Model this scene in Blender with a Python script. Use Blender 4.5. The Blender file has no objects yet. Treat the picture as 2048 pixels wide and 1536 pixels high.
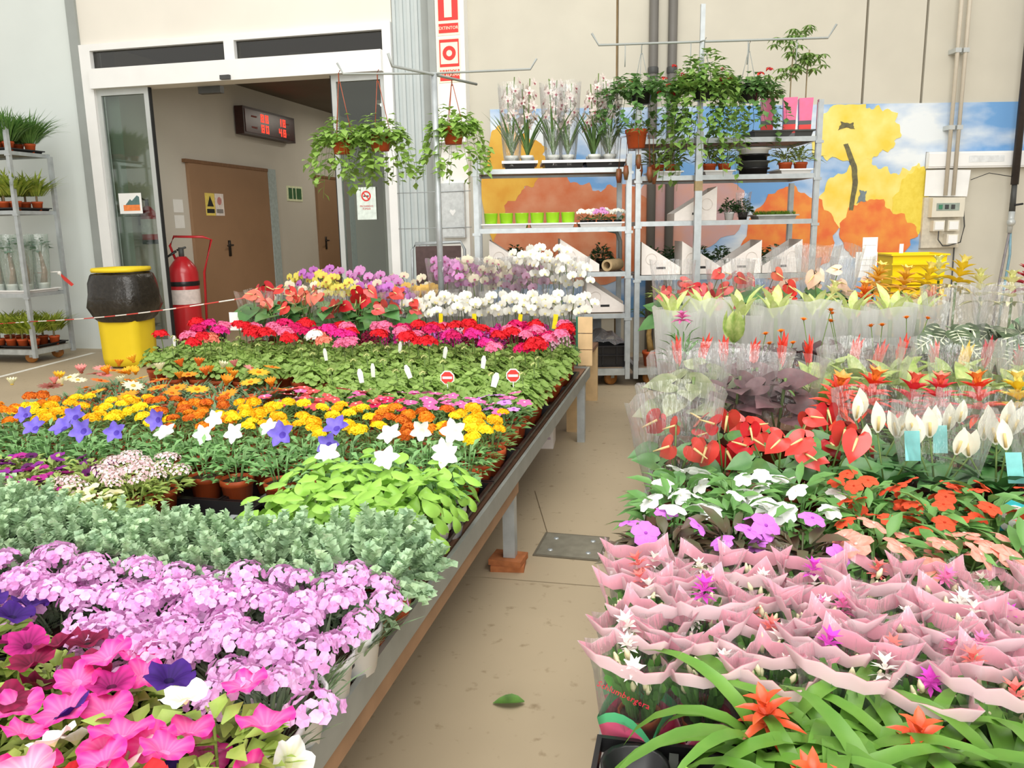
import bpy, math, random
from mathutils import Vector, Matrix, Quaternion

# ---------------------------------------------------------------- camera, world, light
scn = bpy.context.scene
col = scn.collection
rnd = random.Random(7)
PI = math.pi

cam_d = bpy.data.cameras.new('camera')
cam_d.sensor_width = 36.0
cam_d.lens = 1610.0 / 2048.0 * 36.0
cam_d.clip_start = 0.05
cam = bpy.data.objects.new('camera', cam_d)
col.objects.link(cam)
RIGHT = Vector((0.9758641, 0.21767724, -0.01748957))
UP = Vector((-0.02521909, 0.19188639, 0.98109307))
BACK = Vector((0.21691765, -0.95697243, 0.19274466))
m = Matrix.Identity(4)
for i in range(3):
    m[i][0], m[i][1], m[i][2] = RIGHT[i], UP[i], BACK[i]
m[2][3] = 1.25
cam.matrix_world = m
scn.camera = cam

scn.view_settings.view_transform = 'Standard'
scn.view_settings.look = 'None'
scn.view_settings.gamma = 1.0
scn.view_settings.use_curve_mapping = False
scn.view_settings.exposure = 0.34
scn.cycles.use_denoising = True
scn.cycles.transparent_max_bounces = 11
scn.cycles.max_bounces = 5
scn.cycles.diffuse_bounces = 3
scn.cycles.use_adaptive_sampling = True
scn.cycles.adaptive_threshold = .04
scn.cycles.caustics_reflective = False
scn.cycles.caustics_refractive = False

world = bpy.data.worlds.new('hall_daylight')
scn.world = world
world.use_nodes = True
bg = world.node_tree.nodes['Background']
bg.inputs[0].default_value = (1.0, 0.975, 0.93, 1)
bg.inputs[1].default_value = 0.66


def area_light(name, loc, sx, sy, energy, color, target):
    d = bpy.data.lights.new(name, 'AREA')
    d.shape = 'RECTANGLE'
    d.size, d.size_y, d.energy, d.color = sx, sy, energy, color
    o = bpy.data.objects.new(name, d)
    col.objects.link(o)
    o.location = loc
    o.rotation_euler = (Vector(target) - Vector(loc)).to_track_quat('-Z', 'Y').to_euler()
    return o


# roof skylight of the hall, high above and a little behind the aisle
area_light('roof_skylight', (-0.5, 0.8, 6.2), 7.0, 5.0, 400, (1, 0.985, 0.95), (-0.8, 3.0, 0))


# unseen fill light added behind the camera to brighten faces turned towards it
area_light('front_fill_light', (1.2, -4.5, 2.6), 6.0, 4.0, 330, (1, 0.985, 0.95), (-0.6, 3.5, 0.6))


# ---------------------------------------------------------------- materials
def lin(h):
    if isinstance(h, str):
        h = h.lstrip('#')
        c = [int(h[i:i + 2], 16) / 255 for i in (0, 2, 4)]
    else:
        c = h
    return [x / 12.92 if x <= .04045 else ((x + .055) / 1.055) ** 2.4 for x in c]


MATS = {}


def mat(name, c, rough=.55, var=.12, scale=25., spec=.3, metal=0., trans=0., rand=0., bump=0., c2=None, emit=0., coat=0.):
    if name in MATS:
        return MATS[name]
    mt = bpy.data.materials.new(name)
    mt.use_nodes = True
    nt = mt.node_tree
    N, L = nt.nodes, nt.links
    b = N['Principled BSDF']
    out = N['Material Output']
    a = lin(c)
    tc = N.new('ShaderNodeTexCoord')
    nz = N.new('ShaderNodeTexNoise')
    nz.inputs['Scale'].default_value = scale
    nz.inputs['Detail'].default_value = 4
    L.new(tc.outputs['Object'], nz.inputs['Vector'])
    rp = N.new('ShaderNodeValToRGB')
    rp.color_ramp.elements[0].position = .32
    rp.color_ramp.elements[1].position = .68
    if c2:
        e = lin(c2)
        rp.color_ramp.elements[0].color = (*a, 1)
        rp.color_ramp.elements[1].color = (*e, 1)
    else:
        rp.color_ramp.elements[0].color = (*[x * (1 - var) for x in a], 1)
        rp.color_ramp.elements[1].color = (*[min(1, x * (1 + var)) for x in a], 1)
    L.new(nz.outputs['Fac'], rp.inputs['Fac'])
    colout = rp.outputs['Color']
    if rand:
        oi = N.new('ShaderNodeObjectInfo')
        mr = N.new('ShaderNodeMapRange')
        mr.inputs['To Min'].default_value = 1 - rand
        mr.inputs['To Max'].default_value = 1 + rand
        L.new(oi.outputs['Random'], mr.inputs['Value'])
        hs = N.new('ShaderNodeHueSaturation')
        L.new(mr.outputs['Result'], hs.inputs['Value'])
        L.new(colout, hs.inputs['Color'])
        colout = hs.outputs['Color']
    L.new(colout, b.inputs['Base Color'])
    b.inputs['Roughness'].default_value = rough
    b.inputs['Specular IOR Level'].default_value = spec
    b.inputs['Metallic'].default_value = metal
    if coat:
        b.inputs['Coat Weight'].default_value = coat
        b.inputs['Coat Roughness'].default_value = .08
    if emit:
        L.new(colout, b.inputs['Emission Color'])
        b.inputs['Emission Strength'].default_value = emit
    if bump:
        bp = N.new('ShaderNodeBump')
        bp.inputs['Strength'].default_value = bump
        bp.inputs['Distance'].default_value = .01
        L.new(nz.outputs['Fac'], bp.inputs['Height'])
        L.new(bp.outputs['Normal'], b.inputs['Normal'])
    if trans:
        tr = N.new('ShaderNodeBsdfTranslucent')
        L.new(colout, tr.inputs['Color'])
        mx = N.new('ShaderNodeMixShader')
        mx.inputs[0].default_value = trans
        L.new(b.outputs[0], mx.inputs[1])
        L.new(tr.outputs[0], mx.inputs[2])
        L.new(mx.outputs[0], out.inputs[0])
    MATS[name] = mt
    return mt


def leafmat(name, c, var=.3, scale=30., rough=.42, trans=.22, rand=.12, c2=None, spec=.4):
    return mat(name, c, rough, var, scale, spec, 0, trans, rand, 0, c2)


def petal(name, c, var=.08, rand=.06, trans=.25, c2=None, scale=40., rough=.6):
    return mat(name, c, rough, var, scale, .2, 0, trans, rand, 0, c2)


def film(name, c, clear=.8, rough=.12, haze=.35):
    """thin plastic film: mostly see-through, a glossy sheen and a little milky scatter, wrinkled"""
    if name in MATS:
        return MATS[name]
    mt = bpy.data.materials.new(name)
    mt.use_nodes = True
    nt = mt.node_tree
    N, L = nt.nodes, nt.links
    N.remove(N['Principled BSDF'])
    out = N['Material Output']
    tp = N.new('ShaderNodeBsdfTransparent')
    gl = N.new('ShaderNodeBsdfGlossy')
    gl.inputs['Roughness'].default_value = rough
    df = N.new('ShaderNodeBsdfDiffuse')
    df.inputs['Color'].default_value = (*lin(c), 1)
    tl = N.new('ShaderNodeBsdfTranslucent')
    tl.inputs['Color'].default_value = (*lin(c), 1)
    mdt = N.new('ShaderNodeMixShader')
    L.new(df.outputs[0], mdt.inputs[1])
    L.new(tl.outputs[0], mdt.inputs[2])
    tc = N.new('ShaderNodeTexCoord')
    mp = N.new('ShaderNodeMapping')
    mp.inputs['Scale'].default_value = (1, 1, .22)
    nz = N.new('ShaderNodeTexNoise')
    nz.inputs['Scale'].default_value = 38
    nz.inputs['Detail'].default_value = 3
    L.new(tc.outputs['Object'], mp.inputs[0])
    L.new(mp.outputs[0], nz.inputs['Vector'])
    bp = N.new('ShaderNodeBump')
    bp.inputs['Strength'].default_value = .8
    bp.inputs['Distance'].default_value = .02
    L.new(nz.outputs['Fac'], bp.inputs['Height'])
    L.new(bp.outputs['Normal'], gl.inputs['Normal'])
    mg = N.new('ShaderNodeMixShader')
    mg.inputs[0].default_value = haze
    L.new(gl.outputs[0], mg.inputs[1])
    L.new(mdt.outputs[0], mg.inputs[2])
    fr = N.new('ShaderNodeFresnel')
    fr.inputs['IOR'].default_value = 1.35
    L.new(bp.outputs['Normal'], fr.inputs['Normal'])
    ma = N.new('ShaderNodeMath')
    ma.operation = 'MULTIPLY_ADD'
    ma.inputs[1].default_value = .45
    ma.inputs[2].default_value = 1 - clear
    ma.use_clamp = True
    L.new(fr.outputs[0], ma.inputs[0])
    ms = N.new('ShaderNodeMixShader')
    L.new(ma.outputs[0], ms.inputs[0])
    L.new(tp.outputs[0], ms.inputs[1])
    L.new(mg.outputs[0], ms.inputs[2])
    L.new(ms.outputs[0], out.inputs[0])
    MATS[name] = mt
    return mt


def glassmat(name, tint, refl=.1):
    if name in MATS:
        return MATS[name]
    mt = bpy.data.materials.new(name)
    mt.use_nodes = True
    nt = mt.node_tree
    N, L = nt.nodes, nt.links
    N.remove(N['Principled BSDF'])
    tp = N.new('ShaderNodeBsdfTransparent')
    tp.inputs[0].default_value = (*lin(tint), 1)
    gl = N.new('ShaderNodeBsdfGlossy')
    gl.inputs['Roughness'].default_value = .03
    fr = N.new('ShaderNodeFresnel')
    fr.inputs['IOR'].default_value = 1.45
    ma = N.new('ShaderNodeMath')
    ma.operation = 'ADD'
    ma.inputs[1].default_value = refl
    ma.use_clamp = True
    L.new(fr.outputs[0], ma.inputs[0])
    ms = N.new('ShaderNodeMixShader')
    L.new(ma.outputs[0], ms.inputs[0])
    L.new(tp.outputs[0], ms.inputs[1])
    L.new(gl.outputs[0], ms.inputs[2])
    L.new(ms.outputs[0], N['Material Output'].inputs[0])
    MATS[name] = mt
    return mt


def stripes(name, c1, c2, period):
    mt = bpy.data.materials.new(name)
    mt.use_nodes = True
    N, L = mt.node_tree.nodes, mt.node_tree.links
    tc = N.new('ShaderNodeTexCoord')
    w = N.new('ShaderNodeTexWave')
    w.inputs['Scale'].default_value = 1.0 / period / 3.2
    L.new(tc.outputs['Object'], w.inputs['Vector'])
    r = N.new('ShaderNodeValToRGB')
    r.color_ramp.interpolation = 'CONSTANT'
    r.color_ramp.elements[0].color = (*lin(c1), 1)
    r.color_ramp.elements[1].position = .5
    r.color_ramp.elements[1].color = (*lin(c2), 1)
    L.new(w.outputs['Fac'], r.inputs[0])
    L.new(r.outputs[0], N['Principled BSDF'].inputs['Base Color'])
    return mt


GALV = mat('galvanised_steel', '#b3b9ba', .38, .1, 18, .5, .4)
GALV_D = mat('worn_galvanised_steel', '#b0b4b1', .5, .18, 14, .5, .3)
WHITE_ALU = mat('white_aluminium', '#f1f1ee', .4, .02, 5)
GREY_ALU = mat('brushed_aluminium', '#c3c7c4', .4, .05, 6, .5, .3)
TERRA = mat('terracotta_plastic', '#c2562b', .5, .12, 12, .35, rand=.08)
BROWNPOT = mat('brown_plastic', '#8a4326', .5, .1, 12)
BLACKP = mat('black_plastic', '#1b1a1c', .32, .2, 10, .5)
GREYP = mat('dark_grey_plastic', '#4a4b49', .45, .1, 10)
WHITEP = mat('white_plastic', '#f3f3f0', .35, .03, 8, .4)
SOIL = mat('potting_soil', '#3a2a1e', .95, .35, 90)
STEM = leafmat('stem_green', '#6f8a45', .15)
CLEAR = film('clear_film', '#ffffff', .93, .1, .3)
CLEAR2 = film('clear_wrinkled_film', '#ffffff', .9, .1, .3)
FROST = film('frosted_film', '#ffffff', .48, .3, .85)


# ---------------------------------------------------------------- mesh builder
def basis(d, up=(0, 0, 1), loc=(0, 0, 0)):
    """frame whose Y runs along d and whose Z leans to up"""
    y = Vector(d).normalized()
    u = Vector(up)
    x = y.cross(u)
    if x.length < 1e-4:
        x = y.cross(Vector((1, 0, 0)))
    x.normalize()
    z = x.cross(y)
    return Matrix(((x.x, y.x, z.x, loc[0]), (x.y, y.y, z.y, loc[1]), (x.z, y.z, z.z, loc[2]), (0, 0, 0, 1)))


def facing(d, spin=0.):
    """quaternion that points local Z along d"""
    return Vector(d).to_track_quat('Z', 'Y') @ Quaternion((0, 0, 1), spin)


class MB:
    def __init__(s):
        s.v, s.f, s.m = [], [], []

    def add(s, vs, fs, mi=0, M=None):
        o = len(s.v)
        if M is not None:
            s.v += [tuple(M @ Vector(p)) for p in vs]
        else:
            s.v += [tuple(p) for p in vs]
        for f in fs:
            s.f.append([i + o for i in f])
            s.m.append(mi)
        return s

    def box(s, x0, x1, y0, y1, z0, z1, mi=0, M=None):
        vs = [(x, y, z) for z in (z0, z1) for y in (y0, y1) for x in (x0, x1)]
        return s.add(vs, [(0, 2, 3, 1), (4, 5, 7, 6), (0, 1, 5, 4), (2, 6, 7, 3), (0, 4, 6, 2), (1, 3, 7, 5)], mi, M)

    def prism(s, pts, y0, y1, mi=0, M=None):
        """outline in x,z pushed along y"""
        n = len(pts)
        vs = [(p[0], y0, p[1]) for p in pts] + [(p[0], y1, p[1]) for p in pts]
        fs = [list(range(n)), list(range(2 * n - 1, n - 1, -1))]
        fs += [(i, i + n, (i + 1) % n + n, (i + 1) % n) for i in range(n)]
        return s.add(vs, fs, mi, M)

    def tube(s, pts, r, n=6, mi=0, M=None, caps=True):
        pts = [Vector(p) for p in pts]
        rs = r if isinstance(r, (list, tuple)) else [r] * len(pts)
        vs, fs = [], []
        for i, p in enumerate(pts):
            d = (pts[min(i + 1, len(pts) - 1)] - pts[max(i - 1, 0)])
            B = basis(d, (0.13, 0.31, 1) if abs(d.normalized().z) < .95 else (1, .1, 0))
            for k in range(n):
                a = 2 * PI * k / n
                vs.append(p + (B.to_3x3() @ Vector((math.cos(a), 0, math.sin(a)))) * rs[i])
        for i in range(len(pts) - 1):
            for k in range(n):
                a, b = i * n + k, i * n + (k + 1) % n
                fs.append((a, b, b + n, a + n))
        if caps:
            fs.append(list(range(n - 1, -1, -1)))
            fs.append(list(range((len(pts) - 1) * n, len(pts) * n)))
        return s.add(vs, fs, mi, M)

    def lathe(s, prof, n=14, mi=0, M=None, sq=0., wob=None):
        """prof: (r, z) list; sq>0 squares the rings; wob(k,i) scales r"""
        vs, fs = [], []
        for i, (r, z) in enumerate(prof):
            for k in range(n):
                a = 2 * PI * k / n
                q = 1.
                if sq:
                    q = 1 + sq * (1 / max(abs(math.cos(a)), abs(math.sin(a))) - 1)
                if wob:
                    q *= wob(k, i)
                vs.append((r * q * math.cos(a), r * q * math.sin(a), z))
        for i in range(len(prof) - 1):
            for k in range(n):
                a, b = i * n + k, i * n + (k + 1) % n
                fs.append((a, b, b + n, a + n))
        return s.add(vs, fs, mi, M)

    def leaf(s, M, L, W, n=4, curl=.25, fold=.2, wide=.4, mi=0, tip=.02, base=.15):
        """blade along +Y, drooping by curl (fraction of a right angle over its length), folded along the rib"""
        vs = []
        n = max(2, n)
        y = z = 0.
        for i in range(n + 1):
            t = i / n
            if i:
                a = curl * PI / 2 * (t - .5 / n) * 1.3
                y += L / n * math.cos(a)
                z -= L / n * math.sin(a)
            w = W * .5 * ((base + (1 - base) * math.sin(min(1, t / wide) * PI / 2)) if t < wide else
                          (tip + (1 - tip) * math.cos((t - wide) / (1 - wide) * PI / 2) ** .8))
            vs += [(-w, y, z + w * fold * 2), (0, y, z), (w, y, z + w * fold * 2)]
        fs = []
        for i in range(n):
            a = i * 3
            fs += [(a, a + 1, a + 4, a + 3), (a + 1, a + 2, a + 5, a + 4)]
        return s.add(vs, fs, mi, M)

    def ball(s, c, r, mi=0, n=8, k=5, sz=1.):
        prof = [(max(1e-4, r * math.sin(PI * i / k)), -r * sz * math.cos(PI * i / k)) for i in range(k + 1)]
        return s.lathe(prof, n, mi, Matrix.Translation(c))

    def mesh(s, name, mats, smooth=True):
        me = bpy.data.meshes.new(name)
        me.from_pydata(s.v, [], s.f)
        if not isinstance(mats, (list, tuple)):
            mats = [mats]
        for x in mats:
            me.materials.append(x)
        me.polygons.foreach_set('material_index', s.m)
        if smooth:
            me.polygons.foreach_set('use_smooth', [True] * len(s.f))
        me.update()
        return me


# ---------------------------------------------------------------- objects
def put(name, me, parent=None, loc=(0, 0, 0), rot=None, sc=1.):
    o = bpy.data.objects.new(name, me)
    col.objects.link(o)
    o.location = loc
    if rot is not None:
        if isinstance(rot, Quaternion):
            o.rotation_mode = 'QUATERNION'
            o.rotation_quaternion = rot
        elif isinstance(rot, (int, float)):
            o.rotation_euler = (0, 0, rot)
        else:
            o.rotation_euler = rot
    if sc != 1.:
        o.scale = sc if isinstance(sc, (tuple, list)) else (sc, sc, sc)
    if parent is not None:
        o.parent = parent
    return o


def tag(o, label, cat, group=None, kind=None):
    o['label'] = label
    o['category'] = cat
    if group:
        o['group'] = group
    if kind:
        o['kind'] = kind
    return o


def thing(name, label, cat, loc=(0, 0, 0), rot=0., group=None, sc=1.):
    return tag(put(name, None, None, loc, rot, sc), label, cat, group)


def struct(name, me, parent=None, loc=(0, 0, 0), rot=None):
    o = put(name, me, parent, loc, rot)
    if parent is None:
        o['kind'] = 'structure'
    return o


def boxmesh(name, x0, x1, y0, y1, z0, z1, mt):
    return MB().box(x0, x1, y0, y1, z0, z1).mesh(name, mt, False)


def text(name, body, size, mt, parent, loc, rot, extrude=.001, align='CENTER'):
    c = bpy.data.curves.new(name, 'FONT')
    c.body = body
    c.size = size
    c.extrude = extrude
    c.align_x = align
    c.align_y = 'CENTER'
    c.resolution_u = 2
    c.materials.append(mt)
    tmp = bpy.data.objects.new(name + '_tmp', c)
    me = bpy.data.meshes.new_from_object(tmp)
    bpy.data.objects.remove(tmp)
    return put(name, me, parent, loc, rot)

# ================================================================ the setting
DW = 7.575                      # plane of the entrance wall
CONC = mat('floor_concrete', '#b3a286', .5, .08, 1.2, .35, bump=.05)
WALLW = mat('pale_blue_grey_wall', '#dfe6e2', .6, .03, 1.5)
CREAM = mat('cream_plaster', '#e9e4d8', .6, .03, 1.5)
BEIGE = mat('beige_concrete_panel', '#cdc8b8', .75, .04, 2.2)
GREYST = mat('grey_painted_steel', '#9ea39f', .5, .05, 4)
BLUEST = mat('blue_grey_cladding', '#c3cbca', .5, .03, 4)
RUST = mat('rust_stained_joint', '#b99f78', .9, .15, 6)
CORRW = mat('corridor_wall_paint', '#cfcabf', .6, .03, 1.5)
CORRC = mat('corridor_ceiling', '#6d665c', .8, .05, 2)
BROWN = mat('brown_door_laminate', '#9c7b5e', .45, .04, 3)
JOINT = mat('floor_joint', '#6d5e48', .9, .2, 12)


def floor_material():
    """concrete: broad tone, fine grit and scattered dark scuffs"""
    N, L = CONC.node_tree.nodes, CONC.node_tree.links
    b = N['Principled BSDF']
    src = b.inputs['Base Color'].links[0].from_socket
    tc = N['Texture Coordinate']
    n2 = N.new('ShaderNodeTexNoise')
    n2.inputs['Scale'].default_value = 22
    n2.inputs['Detail'].default_value = 6
    L.new(tc.outputs['Object'], n2.inputs['Vector'])
    r2 = N.new('ShaderNodeValToRGB')
    r2.color_ramp.elements[0].position = .62
    r2.color_ramp.elements[0].color = (1, 1, 1, 1)
    r2.color_ramp.elements[1].position = .78
    r2.color_ramp.elements[1].color = (.55, .5, .42, 1)
    L.new(n2.outputs['Fac'], r2.inputs[0])
    mx = N.new('ShaderNodeMix')
    mx.data_type = 'RGBA'
    mx.blend_type = 'MULTIPLY'
    mx.inputs[0].default_value = 1
    L.new(src, mx.inputs[6])
    L.new(r2.outputs[0], mx.inputs[7])
    L.new(mx.outputs[2], b.inputs['Base Color'])


floor_material()
fl = struct('floor', boxmesh('floor', -14, 12, -4, 16.2, -.12, -.004, JOINT))
xs = [-14, -6.6, -2.6, 1.7, 12]
ys = [-4, -.2, 2.64, 7.4, 16.2]
for i in range(4):
    for j in range(4):
        put('slab', boxmesh('slab', xs[i] + .003, xs[i + 1] - .003, ys[j] + .003, ys[j + 1] - .003, -.1, 0, CONC), fl)
ln = MB().add([(-6.0, 5.2, .001), (-5.94, 5.2, .001), (-6.19, 7.3, .001), (-6.25, 7.3, .001)], [(0, 1, 2, 3)]).mesh('painted_line', mat('white_floor_paint', '#efece0', .6))
put('painted_line', ln, fl)
# a cut crack running to the hatch
put('crack', MB().add([(-.72, 3.62, .001), (-.716, 3.62, .001), (-.562, 3.1, .001), (-.566, 3.1, .001)], [(0, 1, 2, 3)]).mesh('crack', JOINT), fl)

# entrance wall
struct('wall_left', boxmesh('wall_left', -14, -6.26, DW, DW + .3, 0, 5.2, WALLW))
struct('trim_1', boxmesh('trim_1', -6.262, -6.155, DW - .05, DW + .25, 0, 5.2, GREYST))
struct('wall_over_entrance', boxmesh('wall_over', -6.155, -2.80, DW - .02, DW + .3, 3.125, 5.2, CREAM))
pl = MB().box(-2.80, -2.51, DW, DW + .3, 0, 5.2)
pl = struct('wall_pilaster', pl.mesh('pilaster', BLUEST, False))
for k in range(4):
    put('rib', boxmesh('rib', -2.79 + k * .072, -2.76 + k * .072, DW - .02, DW + .005, 0, 5.2, BLUEST), pl)
cl = struct('column_steel', boxmesh('column_web', -2.51, -2.36, DW - .02, DW + .28, 0, 5.2, GREYST))
put('face', boxmesh('column_face', -2.36, -2.07, DW - .13, DW + .28, 0, 5.2, mat('white_column_paint', '#f2f1ea', .5, .02, 3)), cl)
put('flange', boxmesh('column_flange', -2.40, -2.34, DW - .15, DW - .02, 0, 5.2, GREYST), cl)

# beige wall, turned fourteen degrees from the entrance wall
WP0, WPH = (-2.05, DW, 0), math.radians(14)


def onwall(s, d, z):
    return (WP0[0] + s * math.cos(WPH) - d * math.sin(WPH), WP0[1] + s * math.sin(WPH) + d * math.cos(WPH), z)


wb = struct('wall_back', boxmesh('wall_back', -.1, 9, .06, .3, 0, 5.2, RUST), None, WP0, WPH)
pj = [-.1, 1.35, 3.66, 4.22, 6.4, 9]
for a, b in zip(pj, pj[1:]):
    put('panel', boxmesh('panel', a + .012, b - .012, 0, .08, 0, 5.2, BEIGE), wb)

# far shell of the hall so that light stays plausible behind the entrance
struct('wall_corridor_left', boxmesh('wcl', -6.05, -5.885, DW + .12, 15, 0, 3.117, CORRW))
struct('wall_corridor_right', boxmesh('wcr', -2.75, -2.6, DW + .31, 15, 0, 3.2, CORRW))
struct('wall_corridor_end', boxmesh('wce', -6.05, -2.6, 15, 15.15, 0, 3.2, CORRW))
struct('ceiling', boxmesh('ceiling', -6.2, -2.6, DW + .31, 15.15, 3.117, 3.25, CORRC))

# sliding entrance
en = put('door_1', None)
en['kind'] = 'structure'
y0, y1 = DW - .06, DW + .06
fr = MB()
fr.box(-6.155, -6.03, y0, y1, 0, 3.125)
fr.box(-2.885, -2.80, y0, y1, 0, 3.125)
fr.box(-6.03, -2.885, y0, y1, 3.062, 3.125)
put('frame', fr.mesh('frame', WHITE_ALU, False), en)
hd = put('header', boxmesh('header', -6.03, -2.885, y0 - .05, y1 + .05, 2.69, 2.88, WHITE_ALU), en)
put('sensor', boxmesh('sensor', -4.54, -4.44, y0 - .085, y0 - .05, 2.695, 2.735, GREYP), hd)
put('sensor', boxmesh('sensor', -4.95, -4.70, y1 + .05, y1 + .12, 2.62, 2.688, GREYP), hd)
put('mullion', boxmesh('mullion', -4.52, -4.41, y0, y1, 2.88, 3.062, WHITE_ALU), en)
GLASS = glassmat('door_glass', '#dfe9e4', .05)
DGLASS = glassmat('transom_glass', '#a9aba6', .06)
put('pane', boxmesh('pane', -6.03, -4.52, DW - .008, DW + .008, 2.88, 3.062, DGLASS), en)
put('pane', boxmesh('pane', -4.41, -2.885, DW - .008, DW + .008, 2.88, 3.062, DGLASS), en)
for xa, xb, edge in ((-6.03, -5.43, 1), (-3.435, -2.885, 0)):
    lf = MB()
    lf.box(xa, xa + .05, DW - .025, DW + .025, .02, 2.69).box(xb - .05, xb, DW - .025, DW + .025, .02, 2.69)
    lf.box(xa + .05, xb - .05, DW - .025, DW + .025, .02, .12).box(xa + .05, xb - .05, DW - .025, DW + .025, 2.63, 2.69)
    s = put('door_leaf', lf.mesh('door_leaf', GREY_ALU, False), en)
    put('pane', boxmesh('leaf_pane', xa + .05, xb - .05, DW - .006, DW + .006, .12, 2.63, GLASS), s)
    xe = xb if edge else xa
    put('seal', boxmesh('seal', xe if edge else xe - .012, xe + .012 if edge else xe, DW - .02, DW + .02, .02, 2.69, mat('black_rubber', '#2b2c2c', .7)), s)

# corridor doors
for nm, ya, yb, hz in (('door_2', 8.74, 10.58, 9.47), ('door_3', 12.1, 13.3, 12.3)):
    d = struct(nm, boxmesh(nm, -5.885, -5.845, ya, yb, 0, 2.05, BROWN))
    put('jamb', boxmesh('jamb', -5.885, -5.83, yb, yb + .2, 0, 2.09, mat('pale_blue_jamb', '#aebcbc', .5)), d)
    put('architrave', boxmesh('architrave', -5.885, -5.835, ya - .06, yb, 2.05, 2.09, mat('brown_architrave', '#7e5c40', .5)), d)
    h = MB().box(-5.845, -5.835, hz - .025, hz + .025, .93, 1.13).tube([(-5.845, hz, 1.07), (-5.79, hz, 1.07), (-5.79, hz - .12, 1.065)], .012)
    put('handle', h.mesh('handle', mat('dark_metal', '#332c27', .4, metal=.5), True), d)

# ceiling lamps of the corridor
LAMP = mat('fluorescent_tube', '#fff6e4', emit=6)
for k, (lx, ly) in enumerate(((-3.6, 9.2), (-4.6, 12.4))):
    t = thing('ceiling_lamp', ['short white fluorescent lamp on the corridor ceiling close to the entrance', 'white fluorescent lamp deeper along the corridor ceiling'][k], 'lamp', (lx, ly, 3.117))
    put('housing', boxmesh('housing', -.07, .07, -.6, .6, -.05, 0, WHITEP), t)
    put('tube', MB().tube([(0, -.56, -.07), (0, .56, -.07)], .02, 8).mesh('tube', LAMP), t)
    d = bpy.data.lights.new('lamp_light', 'AREA')
    d.shape, d.size, d.size_y, d.energy, d.color = 'RECTANGLE', .1, 1.1, 14, (1, .93, .8)
    o = put('lamp_light', d, t, (0, 0, -.1))
t = thing('ceiling_lamp', 'small round lamp glowing orange behind the glass above the entrance', 'lamp', (-4.25, 8.5, 3.117))
put('base', MB().lathe([(.001, 0), (.09, 0), (.08, -.03), (.001, -.03)], 12).mesh('base', WHITEP), t)
put('bulb', MB().ball((0, 0, -.05), .035).mesh('bulb', mat('orange_bulb', '#ff9a3a', emit=4)), t)

# ---------------------------------------------------------------- notices and fittings at the entrance
RED = mat('sign_red', '#e0403a', .45, .03)
SIGNW = mat('sign_cream', '#fbf3d6', .5, .02)
INK = mat('black_ink', '#2a2a2a', .6)
FY = DW - .13
t = thing('fire_sign', 'red and cream EXTINTOR sign with extinguisher symbol high on the white column', 'sign', (-2.215, FY, 2.95))
put('plate', boxmesh('plate', -.105, .105, -.006, 0, 0, .52, SIGNW), t)
put('red_field', boxmesh('red_field', -.092, .092, -.009, -.006, .125, .5, RED), t)
put('symbol', MB().prism([(-.035, .15), (.035, .15), (.035, .40), (.018, .43), (-.018, .43), (-.035, .40)], -.012, -.009).mesh('symbol', SIGNW, False), t)
put('caption_band', boxmesh('caption_band', -.092, .092, -.009, -.006, .02, .10, RED), t)
text('lettering', 'EXTINTOR', .038, SIGNW, t, (0, -.0095, .06), (PI / 2, 0, 0))
t = thing('alarm_sign', 'red and cream fire alarm push button sign below the EXTINTOR sign', 'sign', (-2.215, FY, 2.545))
put('plate', boxmesh('plate', -.105, .105, -.006, 0, 0, .385, SIGNW), t)
put('frame', MB().box(-.092, .092, -.009, -.006, .345, .37).box(-.092, .092, -.009, -.006, .135, .16).box(-.092, -.082, -.009, -.006, .16, .345).box(.082, .092, -.009, -.006, .16, .345).mesh('frame', RED, False), t)
put('ring', MB().lathe([(.028, 0), (.028, .004), (.062, .004), (.062, 0)], 20, M=Matrix.Translation((0, -.006, .252)) @ Matrix.Rotation(PI / 2, 4, 'X')).mesh('ring', RED, False), t)
put('caption_band', boxmesh('caption_band', -.092, .092, -.009, -.006, .015, .11, RED), t)
text('lettering', 'PULSADOR\nDE ALARMA', .034, SIGNW, t, (0, -.0095, .079), (PI / 2, 0, 0))

t = thing('notice', 'white no smoking notice stuck on the glass of the sliding leaf', 'sign', (-3.14, DW - .012, 1.335))
put('sheet', boxmesh('sheet', -.1, .1, -.003, 0, 0, .31, mat('pale_green_paper', '#e3efe6', .7)), t)
put('ring', MB().lathe([(.036, 0), (.036, .002), (.05, .002), (.05, 0)], 20, M=Matrix.Translation((0, -.003, .225)) @ Matrix.Rotation(PI / 2, 4, 'X')).box(-.045, .045, -.006, -.004, -.005, .005, M=Matrix.Translation((0, 0, .225)) @ Matrix.Rotation(.8, 4, 'Y')).mesh('ring', RED, False), t)
put('cigarette', boxmesh('cigarette', -.028, .028, -.005, -.003, .22, .23, INK), t)
text('lettering', 'PROHIBIDO\nFUMAR', .026, mat('red_ink', '#cc6666', .6), t, (0, -.004, .115), (PI / 2, 0, 0))

t = thing('sticker', 'white sticker with dark hills above an orange field on the door glass', 'sign', (-5.775, DW - .012, 1.445))
put('sheet', boxmesh('sheet', -.135, .135, -.003, 0, 0, .21, WHITEP), t)
put('print', boxmesh('print', -.085, .11, -.005, -.003, .03, .09, mat('orange_print', '#f08a4b', .6)), t)
put('print', MB().prism([(-.06, .09), (.0, .15), (.02, .13), (.085, .185), (.11, .17), (.11, .09)], -.005, -.003).mesh('print', mat('slate_green_print', '#5d7a78', .6), False), t)

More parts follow.
